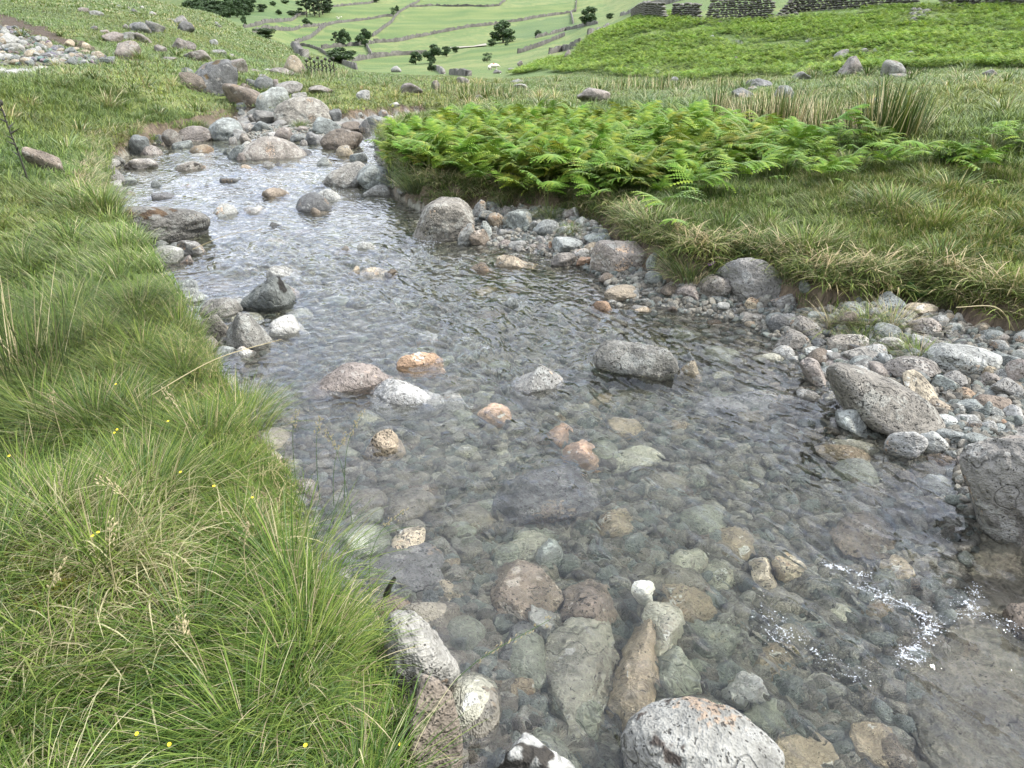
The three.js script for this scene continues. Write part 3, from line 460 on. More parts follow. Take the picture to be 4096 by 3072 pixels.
many('F', 'on the stony right shore', 'stones on the right shore', [
  [[363, 288, 780, 542], 'grey', { label: 'huge smooth two-tone boulder lodged against the right bank', seed: 2020, p: 5, cuts: 9, tilt: -8, tone: 0.85, d: 0.7 }], [[253, 408, 433, 548], 'spotted', { tone: 0.8, label: 'dark speckled boulder leaning on the huge two-tone boulder' }], [[143, 463, 273, 552], 'pink'], [[663, 508, 793, 612], 'grey', { tone: 1.1 }], [[733, 553, 843, 627], 'dark', { tone: 1.3, tilt: 30 }], [[523, 538, 593, 602], 'tan'], [[588, 528, 642, 562], 'tan', { tone: .8 }], [[808, 583, 908, 647], 'slate', { tone: 1.2 }], [[868, 608, 963, 662], 'slate', { tone: 1.2 }], [[728, 623, 813, 687], 'grey', { tone: 1.1 }],
  [[793, 638, 943, 772], 'spotted', { tilt: -28 }], [[698, 703, 883, 832], 'spotted', { tone: 0.85, point: 0.4 }], [[498, 613, 653, 667], 'spotted', { min: 0.2 }], [[1408, 558, 1563, 642], 'tan', { label: 'tan sharp-edged rock under the overhanging turf', tone: 1.05, p: 12 }], [[1428, 633, 1583, 747], 'pink', { tone: 1.4, label: 'rounded cream-pink boulder below the overhanging turf', p: 5 }], [[1578, 633, 1628, 682], 'slate'], [[1618, 673, 1713, 732], 'slate'], [[1058, 563, 1203, 642], 'slate', { tone: 1.3 }], [[1248, 500, 1403, 612], 'slate', { point: 0.7, label: 'pointed slate stone beside a broad-leaved plant' }], [[1198, 530, 1293, 572], 'slate', { tone: .8 }], [[1123, 533, 1168, 572], 'slate'], [[818, 438, 883, 512], 'slate', { tone: 1.1 }],
  [[983, 733, 1183, 842], 'spotted', { tone: 1.1 }], [[1058, 798, 1243, 912], 'grey'], [[1263, 748, 1393, 832], 'spotted', { tone: 1.1 }], [[1448, 738, 1553, 802], 'pale'], [[1278, 838, 1558, 997], 'spotted', { label: 'speckled boulder with black moss cap between grass tufts on the shore', tone: 0.95, p: 6 }], [[1218, 838, 1313, 952], 'slate', { tone: 1.2 }], [[1538, 788, 1873, 972], 'pale', { label: 'broad pale boulder with brown underside on the stony shore', tone: 0.95, p: 6 }], [[1763, 888, 1883, 982], 'tan', { tone: 0.75 }], [[1888, 838, 2023, 937], 'slate', { tone: 0.95 }], [[1995, 820, 2080, 905], 'pale'], [[1958, 870, 2085, 1012], 'pink', { tone: 1.2 }],
  [[958, 898, 1584, 1282], 'spotted', { label: 'very large sloping brown boulder dotted with black moss at the right water edge', seed: 616, p: 5, cuts: 8, tilt: -30, d: 0.62, tone: 0.8, bumpy: 0.05 }], [[1378, 953, 1583, 1127], 'tan', { label: 'smooth tan boulder resting behind the very large sloping boulder', p: 4.5, tone: 0.95, tilt: -20 }], [[818, 863, 963, 1022], 'pink', { tone: 1.1, tilt: -24 }], [[933, 903, 1093, 972], 'slate', { tone: 1.5, p: 4 }], [[918, 823, 1013, 892], 'white', { p: 4, tone: .8, label: 'cream-white cobble above the very large sloping boulder' }], [[853, 803, 933, 867], 'pale'], [[888, 758, 968, 827], 'dark', { tone: 1.5 }], [[763, 853, 828, 892], 'pale'], [[958, 878, 1108, 932], 'pink'],
  [[1553, 958, 1683, 1062], 'slate', { tone: 1.1 }], [[1608, 938, 1733, 1032], 'grey'], [[1678, 1033, 1813, 1112], 'tan', { tone: 0.85 }], [[1528, 1098, 1683, 1177], 'tan', { p: 12, tone: .8 }], [[1663, 1118, 1733, 1192], 'grey', { tone: 1.1 }], [[1698, 1103, 1833, 1187], 'slate'], [[1778, 1063, 1958, 1162], 'brown', { tone: 1.2 }], [[1818, 948, 1913, 1032], 'pink', { tone: .85 }], [[1888, 978, 2043, 1092], 'grey', { tone: 0.85 }], [[1778, 998, 1878, 1047], 'pink', { tone: 1.1 }],
  [[1568, 1183, 1708, 1257], 'slate', { tone: 1.4, p: 4 }], [[1598, 1153, 1668, 1192], 'orange', { tone: 0.8 }], [[1688, 1178, 1828, 1252], 'pale'], [[1828, 1108, 1878, 1202], 'slate', { tone: 1.3 }], [[1883, 1148, 1963, 1217], 'pale', { tilt: -40 }], [[1803, 1208, 1898, 1292], 'pale', { tone: 1.1, point: 0.4 }], [[1948, 1128, 2043, 1222], 'pale', { tone: 1.1 }], [[1893, 1233, 1953, 1282], 'slate', { tone: 1.3 }], [[1953, 1233, 2003, 1272], 'tan', { tone: 1.1 }], [[1928, 1258, 2013, 1292], 'slate', { tone: 1.3 }], [[1588, 1253, 1743, 1342], 'slate', { tone: 1.35, p: 4 }], [[1738, 1248, 1823, 1292], 'slate', { tone: 1.3 }], [[1915, 1205, 1965, 1245], 'orange', { tone: .8 }],
  [[1018, 1143, 1178, 1282], 'slate', { label: 'pointed pale slate stone in the water before the very large sloping boulder', point: 0.6, tilt: -24, tone: 1.35 }], [[1303, 1243, 1493, 1412], 'pale', { label: 'squarish pale cobble at the water edge, the larger of a pair', p: 7, tone: 0.95 }], [[1473, 1263, 1628, 1397], 'pale', { label: 'squarish pale cobble at the water edge, the smaller of a pair', p: 7, tone: 1.0 }], [[1628, 1373, 1708, 1432], 'pale', { tone: 0.8 }],
  [[1888, 1292, 2120, 1440], 'pink', { label: 'flat pinkish slab behind the great grey boulder', d: .9 }], [[1718, 1288, 1943, 1402], 'slate', { tone: 1.2 }], [[163, 873, 268, 977], 'tan', { tone: 0.8, point: 0.3 }], [[185, 830, 245, 885], 'slate', { tone: 1.2 }],
]);
rock('J', [998, 708, 1720, 1440], 'grey', 'great grey boulder hollowed on one side at the right water edge', undefined, { seed: 733, p: 5, cuts: 8, tilt: -28, d: 0.62, tone: 0.95, bumpy: 0.1 });
rock('H', [62, 445, 292, 790], 'pale', 'pale lichened boulder against the turf of the left bank', undefined, { on: 0.06, seed: 909, p: 4.5, cuts: 7, d: 0.9, tone: 0.8, bumpy: 0.1, min: 1.1 });
rock('H', [130, 725, 300, 1090], 'brown', 'brown water-stained rock with white lichen flecks under the left turf', undefined, { on: 0.0, tone: 1.3, d: 1.2, min: 0.7 });
rock('H', [405, 900, 690, 1120], 'white', 'white stone with a thick cap of black moss', undefined, { min: 0.5, moss: { f: 7, at: 0.12, up: 0.25, color: [0.04, 0.035, 0.03] }, d: 0.7, tilt: -18, tone: 0.5 });
rock('H', [825, 805, 1350, 1110], 'pale', 'broad pale granite boulder with a black mossy crest rising from the pool', undefined, { moss: { f: 9, at: 0.56, up: 0.8, color: [0.2, 0.16, 0.14] }, seed: 5150, p: 4, cuts: 9, tone: 0.78, d: 0.75, bumpy: 0.07 });
rock('H', [2140, 440, 2300, 555], 'brown', 'small brown stone in the white water at the right edge', undefined, { tone: 1.1 });
rock('H', [2175, 160, 2420, 440], 'pink', 'purplish boulder beside the great grey boulder', undefined, { tone: .8 });
many('M', 'on the grass beyond the ferns', 'rocks on the grass beyond the ferns', [
  [[848, 505, 1075, 622], 'pink', { tone: .8, label: 'dark leaning rock on the grass beyond the ferns' }], [[1180, 478, 1278, 580], 'pink', { tone: 0.9, point: .5, label: 'pointed rock alone on the grass beyond the ferns' }], [[735, 318, 842, 385], 'pale', { label: 'pale rounded rock on the lip of the valley' }], [[1460, 440, 1595, 520], 'pink', { tone: 0.9 }], [[1668, 635, 1748, 675], 'pale'], [[355, 585, 492, 695], 'pale'], [[2060, 460, 2200, 505], 'grey'], [[2090, 520, 2240, 560], 'pale'],
]);
many('C', 'at the foot of the bracken slope', 'rocks at the foot of the bracken slope', [
  [[1113, 338, 1242, 442], 'pink', { label: 'pointed brown rock at the foot of the bracken slope', point: 0.6 }], [[1368, 360, 1495, 455], 'grey', { label: 'rounded grey boulder at the foot of the bracken slope', p: 4 }], [[1410, 432, 1502, 468], 'grey'], [[1086, 295, 1160, 358], 'grey', { tilt: 30 }], [[838, 425, 945, 480], 'grey', { tone: 0.8 }], [[1495, 303, 1555, 348], 'dark', { tone: 1.4 }], [[1580, 343, 1632, 370], 'pale'], [[1075, 368, 1128, 397], 'grey'], [[1968, 412, 2042, 448], 'grey'], [[1225, 288, 1290, 332], 'grey'], [[1320, 285, 1358, 312], 'pale'],
  [[500, 237, 545, 262], 'pale'], [[15, 415, 58, 442], 'pale'], [[475, 335, 515, 360], 'pink'], [[350, 210, 385, 240], 'pale'], [[920, 228, 955, 250], 'pale'], [[1385, 178, 1420, 200], 'pale'], [[1270, 375, 1300, 400], 'grey'], [[1505, 425, 1538, 445], 'brown', { tone: 1.3 }], [[860, 420, 890, 440], 'grey'],
]);
many('C', 'in the rough grass before the bracken slope', 'rocks in the rough grass', [
  [[555, 465, 712, 520], 'dark', { tone: 1.7, label: 'long dark rock in the rough grass behind the rushes' }], [[485, 522, 632, 595], 'dark', { tone: 1.7, label: 'low dark rock between the rushes and the long dark rock' }], [[732, 508, 838, 585], 'slate', { label: 'blue-grey rock sticking up behind pale rushes' }], [[1298, 575, 1368, 642], 'slate', { label: 'small upright rock in the grass between the rush clumps' }], [[125, 455, 170, 480], 'grey'], [[575, 510, 632, 535], 'pale'],
]);
rock('B', [1600, 560, 1795, 655], 'pink', 'ridged pale rock standing behind the fern patch', undefined, { tone: 1.1, p: 11 });
rock('B', [1515, 318, 1565, 370], 'pink', 'upright rock at the left end of the bracken slope', undefined, {});
rock('B', [1215, 385, 1250, 418], 'pink', 'upright rock on the slope below the pale field', undefined, { from: 60 });
rock('B', [1155, 430, 1197, 452], 'grey', 'dark block near the two sheep', undefined, { from: 40 });
rock('B', [1065, 440, 1115, 465], 'grey', 'grey rock right beside the two sheep', undefined, { from: 40 });
// submerged stones that read clearly through the water
const BED = 'stone lying on the stream bed', bed = (s, box, type, label, o = {}) => rock(s, box, type, label, undefined, { deep: 0.14, name: 'bed_stone', min: 0.16, d: 0.8, ...o });
bed('H', [876, 368, 944, 418], 'white', 'bright white stone under the water', { tone: 1.25, deep: 0.06, p: 4 });
bed('H', [1276, 345, 1348, 412], 'tan', 'yellow stone under the water, left of a touching pair', { tone: 1.5 }); bed('H', [1352, 320, 1438, 388], 'tan', 'yellow stone under the water, right of a touching pair', { tone: 1.5 });
bed('H', [73, 193, 172, 258], 'tan', 'cream stone under the water off the grassy left point', { tone: 1.6, deep: 0.05, p: 4 });
bed('E', [998, 1615, 1150, 1690], 'orange', 'pale orange stone showing through the water below the pyramid stone', { tone: 1.7, deep: 0.05, p: 3.5 });
bed('L', [490, 1115, 640, 1190], 'orange', 'orange stone under the water between two low boulders', { tone: 1.1 });
bed('O', [1232, 955, 1284, 990], 'orange', 'bright orange round stone under the water in mid stream', { tone: 1.35, deep: 0.05, p: 4 });
bed('O', [1190, 950, 1230, 975], 'orange', 'small orange stone under the water beside the bright round one', { tone: 1.0 });
bed('H', [562, 520, 806, 905], 'bedpale', 'long pale cracked slab under the pool', { d: 1.6, tone: 0.8, deep: 0.16, p: 10, min: .3 });
bed('H', [275, 555, 505, 1080], 'bedgrey', 'wide dark slab under the pool beside the left bank', { d: 2.0, tone: 0.9, deep: 0.16, p: 9, min: .3 });
bed('H', [838, 548, 948, 818], 'bedtan', 'long reddish stone under the pool', { d: 2.2, tone: 1.0, p: 4, deep: 0.1 }); bed('H', [428, 550, 568, 695], 'dark', 'dark round stone under the pool', { p: 3, tone: 0.9 });
bed('H', [395, 340, 628, 532], 'brown', 'big brown and cream stone under the pool', { tone: 1.5 }); bed('H', [900, 498, 1035, 645], 'bedpale', 'angular pale slate under the pool', { tone: 1.3 }); bed('H', [948, 640, 1075, 765], 'bedgreen', 'rounded slate stone under the pool', { tone: 1.1 });
bed('H', [222, 415, 302, 505], 'tan', 'tan stone under the water beside the pale lichened boulder'); bed('H', [556, 278, 634, 343], 'slate', 'light slate shard under the water', { tone: 1.6 }); bed('H', [0, 245, 195, 405], 'dark', 'dark rock under the water off the grassy left point', { tone: 1.1, deep: .05 });
bed('H', [1708, 328, 1820, 424], 'tan', 'tan stone under the foam', { tone: 1.1 }); bed('H', [1740, 590, 2260, 1050], 'bedgrey', 'broad smooth slab under the fast water', { d: 0.9, tone: 0.75, p: 5, deep: 0.08 }); bed('H', [650, 415, 790, 530], 'brown', 'brown stone under the pool beyond the slab', { tone: 1.3 }); bed('H', [525, 500, 612, 580], 'pale', 'cream corner stone at the end of the pool slab'); bed('H', [1210, 720, 1310, 800], 'pale', 'pale stone under the water beside the granite boulder', {});
bed('H', [1560, 190, 1760, 330], 'brown', 'purple-brown rock under the right hand water', { tone: 0.7 }); bed('H', [1790, 160, 1960, 400], 'bedpale', 'pale greenish slab under the water below the great grey boulder', { d: 1.4, tone: .8 });
bed('O', [1110, 1020, 1285, 1098], 'dark', 'dark flat rock just under the ripples', { tone: 0.7, deep: 0.03 }); bed('F', [505, 1055, 795, 1165], 'dark', 'dark flat slab just under the water, right of a pair', { tone: 1.5, deep: 0.02, d: .5 }); bed('F', [305, 1090, 530, 1165], 'dark', 'dark flat slab just under the water, left of a pair', { tone: 1.5, deep: 0.03, d: .5 });
bed('L', [590, 1390, 790, 1500], 'pale', 'pale stone under the water left of the orange stone', {}); bed('O', [905, 740, 950, 770], 'pale', 'pale stone under the ripples below the mossy stream boulder', {});
rock('O', [803, 925, 860, 967], 'tan', 'small cream and black pointed stone off the left bank tussocks', undefined, { point: 0.5, tone: 0.9 });
for (const [x, z, R, w] of rocks) { const g = ground(x, z); if (g.b < 0 && g.w < 0.05 && !bedded.has(x)) wakes.push([x, z, R * 0.9]); }
{
  const rings = []; for (let i = 0; i <= 560; i++) rings.push(0.6 * Math.pow(30 / 0.6, i / 560));
  const na = 720, A = 0.95, pos = [], idx = [], uv = [], id = new Int32Array(rings.length * (na + 1)).fill(-1), wet = new Uint8Array(id.length);
  const at = (j, i) => { const a = -A + 2 * A * i / na; return [rings[j] * Math.sin(a), -rings[j] * Math.cos(a)]; };
  for (let j = 0; j < rings.length; j++) for (let i = 0; i <= na; i++) { const [x, z] = at(j, i), g = ground(x, z); wet[j * (na + 1) + i] = g.b < 0.12 && g.h < 0.05 ? 1 : 0; }
  const vert = (j, i) => { const o = j * (na + 1) + i; if (id[o] < 0) { id[o] = pos.length / 3; const [x, z] = at(j, i); pos.push(x, wave(x, z), z); uv.push((x * FLOW[0] + z * FLOW[1]) * 0.75, (-x * FLOW[1] + z * FLOW[0]) * 1.05); } return id[o]; };
  for (let j = 0; j + 1 < rings.length; j++) for (let i = 0; i < na; i++) {
    const o = j * (na + 1) + i;
    if (!(wet[o] || wet[o + 1] || wet[o + na + 1] || wet[o + na + 2])) continue;
    const a = vert(j, i), b = vert(j, i + 1), c = vert(j + 1, i), e = vert(j + 1, i + 1); idx.push(a, b, c, b, e, c);
  }
  const g = new THREE.BufferGeometry(); g.setAttribute('position', new THREE.Float32BufferAttribute(pos, 3)); g.setAttribute('uv', new THREE.Float32BufferAttribute(uv, 2)); g.setIndex(idx); g.computeVertexNormals();
  const rip = (() => { const a = tileFbm(S, 8, 2, 801), b = tileFbm(S, 15, 1, 821); return grayTex(S, (i) => 0.5 + 0.28 * (0.5 - Math.abs(a[i])) + 0.2 * (0.5 - Math.abs(b[i]))); })();
  const water = new THREE.Mesh(g, new THREE.MeshPhysicalMaterial({ color: 0xffffff, bumpMap: rip, bumpScale: 0.012, roughness: 0.0, transmission: 1, thickness: 0.25, ior: 1.333, attenuationColor: new THREE.Color().setRGB(0.74, 0.8, 0.64), attenuationDistance: 0.7 }));
  add(water, 'stream_water', 'clear shallow stream water rippling over the stony bed', 'water', null, 'structure');
  water.castShadow = false;
}
console.log('water done');
// ------------------------------------------------------------------ cobbles of the bed and the shores, gravel
{
  const r = rng(4242), pool = [];
  for (let i = 0; i < 10; i++) { let g = rockGeo(9000 + i * 13, 9, { p: 4 + 3 * r(), cuts: 8, bumpy: 0.05 }); g.scale(1, 0.62, 0.85); pool.push(boxUV(g, 0.35, i)); }
  const dry = ['slate', 'grey', 'pale', 'pink', 'brown', 'slate', 'pale', 'dark', 'grey', 'slate', 'pale', 'tan'], wetk = ['bedgrey', 'bedgreen', 'bedgrey', 'bedtan', 'bedgreen', 'bedpale', 'bedgreen', 'bedgrey', 'brown'];
  const free = (x, z, k) => rocks.every(([a, b, c]) => (a - x) ** 2 + (b - z) ** 2 > (c * k) ** 2);
  const place = (n, test, size, name, label, cat, group, sink) => {
    let made = 0;
    for (let t = 0; t < n * 60 && made < n; t++) {
      const a = (r() - 0.5) * 1.35, d = 1.1 * Math.pow(16 / 1.1, Math.pow(r(), 0.8)), x = d * Math.sin(a), z = -d * Math.cos(a), g = ground(x, z);
      if (!test(g, d, x, z)) continue;
      const s = size(r(), d); if (!free(x, z, 0.7)) continue;
      const kinds = g.w < -0.1 ? wetk : dry, kind = kinds[Math.floor(r() * kinds.length)];
      const m = new THREE.Mesh(pool[Math.floor(r() * pool.length)], M[kind]);
      m.scale.setScalar(s); m.rotation.set((r() - 0.5) * 0.5, r() * 6.28, (r() - 0.5) * 0.5); m.position.set(x, g.h + s * sink, z);
      add(m, name, label(kind), cat, group); made++;
    }
  };
  place(300, (g, d) => g.w < -0.12 && d < 9, (q, d) => 0.07 + 0.2 * q * q + 0.008 * d, 'bed_cobble', (k) => `${WORD[k].replace('pale stone speckled with black moss,', 'speckled')} cobble seen through the water on the stream bed`, 'cobble', 'cobbles on the stream bed', 0.12);
  place(230, (g, d) => g.b < -0.02 && g.w > -0.1 && d < 14, (q, d) => 0.05 + 0.14 * q * q * q + 0.005 * d, 'shore_cobble', (k) => `${WORD[k].replace('pale stone speckled with black moss,', 'speckled')} cobble lying loose on the stony shore`, 'cobble', 'cobbles on the stony shore', 0.16);
  // gravel: far too many to count
  const gm = M.pale.clone(); gm.vertexColors = true;
  const gg = rockGeo(777, 3, { p: 5, cuts: 7 }); gg.scale(1, 0.65, 0.85); const gravel = boxUV(gg, 0.4, 3);
  const cnt = 42000, im = new THREE.InstancedMesh(gravel, gm, cnt), q = new THREE.Object3D(), c = new THREE.Color();
  const tones = [[0.62, 0.68, 0.68], [0.85, 0.8, 0.72], [0.7, 0.64, 0.57], [0.5, 0.48, 0.44], [1.0, 0.98, 0.92], [0.8, 0.76, 0.7], [0.6, 0.66, 0.63]];
  let k = 0;
  for (let t = 0; t < 1500000 && k < cnt; t++) {
    const a = (r() - 0.5) * 1.35, d = 1.1 * Math.pow(20 / 1.1, Math.pow(r(), 0.75)), x = d * Math.sin(a), z = -d * Math.cos(a), g = ground(x, z);
    if (g.b > 0.03) continue;
    const bar = g.w > -0.1; if (!bar && r() > 0.35) continue;
    const s = (bar ? 0.018 : 0.032) + (bar ? 0.055 : 0.085) * Math.pow(r(), 3) + 0.0015 * d;
    q.position.set(x, g.h + s * 0.15, z); q.rotation.set(r() * 6, r() * 6, r() * 6); q.scale.setScalar(s); q.updateMatrix(); im.setMatrixAt(k, q.matrix);
    const o = tones[Math.floor(r() * tones.length)], b = (bar ? 1.0 : 0.62) + 0.35 * r(); im.setColorAt(k, c.setRGB(o[0] * b, o[1] * b, o[2] * b)); k++;
  }
  im.count = k;
  add(im, 'gravel', 'small mixed grey and brown gravel on the stream bed and shore', 'gravel', null, 'stuff');
}
console.log('cobbles done');
// ------------------------------------------------------------------ grasses, rushes, ferns
const leafMat = () => new THREE.MeshPhysicalMaterial({ vertexColors: true, roughness: 0.75, transmission: 0.4, thickness: 0, ior: 1.3, specularIntensity: 0.4, side: THREE.DoubleSide });
const GRASS = leafMat(), FERN = leafMat(), STEM = new THREE.MeshStandardMaterial({ vertexColors: true, roughness: 0.8 });
const HUE = { green: [0.118, 0.18, 0.034], deep: [0.05, 0.095, 0.02], lime: [0.225, 0.28, 0.062], blue: [0.15, 0.2, 0.09], straw: [0.5, 0.43, 0.26], dry: [0.33, 0.27, 0.16], olive: [0.19, 0.205, 0.06], rush: [0.06, 0.095, 0.026], moss: [0.3, 0.27, 0.055] };
class Blades {
  constructor() { this.p = []; this.c = []; this.n = []; this.i = []; }
  // a blade: foot, bearing it leans to, lean at the foot, droop, length, width, colour
  blade(x, y, z, a, lean, droop, len, wid, c, seg = 4) {
    const ca = Math.cos(a), sa = Math.sin(a), b = this.p.length / 3; let h = 0, u = 0, t = lean;
    for (let k = 0; k <= seg; k++) {
      const f = k / seg, w = wid * 0.5 * (k === seg ? 0 : 1 - 0.55 * f * f), px_ = x + ca * u, pz_ = z + sa * u, nu = Math.cos(t), nh = -Math.sin(t);
      for (const s of k === seg ? [0] : [-1, 1]) { this.p.push(px_ - sa * w * s, y + h, pz_ + ca * w * s); this.c.push(...c); const e = 0.6; this.n.push(-ca * nu * e - sa * s * 0.3, 0.9 + e * Math.sin(t), -sa * nu * e + ca * s * 0.3); }
      u += Math.sin(t) * len / seg; h += Math.cos(t) * len / seg; t = Math.min(t + droop / seg, 2.6);
    }
    for (let k = 0; k < seg - 1; k++) { const o = b + k * 2; this.i.push(o, o + 1, o + 2, o + 1, o + 3, o + 2); }
    const o = b + (seg - 1) * 2; this.i.push(o, o + 1, o + 2);
  }
  geo() { const g = new THREE.BufferGeometry(); g.setAttribute('position', new THREE.Float32BufferAttribute(this.p, 3)); g.setAttribute('color', new THREE.Float32BufferAttribute(this.c, 3)); g.setAttribute('normal', new THREE.Float32BufferAttribute(this.n, 3)); g.setIndex(this.i); g.normalizeNormals(); return g; }
}
function pick(r, mixd) { let q = r(); for (const [k, w] of mixd) { if ((q -= w) < 0) { const s = 0.78 + 0.44 * r(); return HUE[k].map((v) => v * s); } } return HUE.green; }
const MIX = { fresh: [['green', 0.4], ['lime', 0.32], ['blue', 0.05], ['deep', 0.1], ['straw', 0.06], ['dry', 0.07]], tuss: [['green', 0.34], ['deep', 0.3], ['lime', 0.12], ['blue', 0.1], ['straw', 0.07], ['dry', 0.07]], dry: [['straw', 0.42], ['dry', 0.2], ['olive', 0.15], ['lime', 0.12], ['green', 0.11]], pale: [['blue', 0.36], ['lime', 0.3], ['green', 0.24], ['straw', 0.06], ['olive', 0.04]] };
function turf(seed, n, rad, l0, l1, wid, mixd, seg, one = 0, lean0 = 0.1, lean1 = 0.9) {
  const r = rng(seed), B = new Blades();
  for (let k = 0; k < n; k++) { const q = rad * Math.sqrt(r()), t = r() * 6.283, a = one ? (r() - 0.5) * 1.5 : r() * 6.283; B.blade(q * Math.cos(t), -0.02, q * Math.sin(t), a, lean0 + (lean1 - lean0) * r(), 0.4 + 1.3 * r(), l0 + (l1 - l0) * r(), wid * (0.6 + 0.8 * r()), pick(r, mixd), seg); }
  return B.geo();
}
function tussock(seed, n, rad, l0, l1, wid, mixd, seg, up = 0) {
  const r = rng(seed), B = new Blades();
  for (let k = 0; k < n; k++) { const q = Math.pow(r(), 0.7), t = r() * 6.283, a = t + (r() - 0.5) * 1.1; B.blade(rad * q * Math.cos(t), -0.03, rad * q * Math.sin(t), a, (0.08 + 0.75 * q + 0.25 * r()) * (1 - up), (0.5 + 1.2 * r()) * (1 - up), l0 + (l1 - l0) * r(), wid * (0.6 + 0.8 * r()), pick(r, mixd), seg); }
  return B.geo();
}
function instances(name, geo, mat, list, label, cat) {
  if (!list.length) return;
  const im = new THREE.InstancedMesh(geo, mat, list.length), q = new THREE.Object3D(), c = new THREE.Color();
  list.forEach(([x, y, z, yaw, s, t, sy, tx, tz], i) => { q.position.set(x, y, z); q.rotation.set(tx || 0, yaw, tz || 0); q.scale.set(s, s * (sy || 1), s); q.updateMatrix(); im.setMatrixAt(i, q.matrix); im.setColorAt(i, c.setRGB(...(t || [1, 1, 1]))); });
  return add(im, name, label, cat, null, 'stuff');
}
const polyOf = (s, list) => list.map(([x, y]) => hitPx(s, x, y)).filter(Boolean).map((p) => [p.x, p.z]);
const FERNS = polyOf('O', [[822, 350], [850, 312], [1000, 284], [1200, 276], [1450, 286], [1700, 312], [1890, 335], [1900, 352], [1700, 362], [1590, 380], [1500, 412], [1400, 430], [1300, 436], [1150, 432], [1000, 422], [900, 400], [850, 382]]);
const BRACKEN = polyOf('O', [[1090, 164], [1200, 158], [1330, 166], [1520, 176], [1700, 174], [1850, 160], [2212, 152], [2300, 150], [2300, 12], [2212, 12], [1950, 18], [1700, 40], [1500, 46], [1340, 52], [1240, 116], [1150, 142]]);
const MOSSP = polyOf('O', [[0, 1150], [100, 1165], [180, 1215], [200, 1260], [90, 1300], [0, 1310]]);
const tint = (x, z) => { const a = fbm2(x * 0.55 + 40, z * 0.55, 4), b = fbm2(x * 0.16 - 9, z * 0.16, 3), v = 0.92 + 0.35 * a; return [v * (1.02 + 0.3 * b), v * 1.04, v * (0.95 - 0.3 * b)]; };
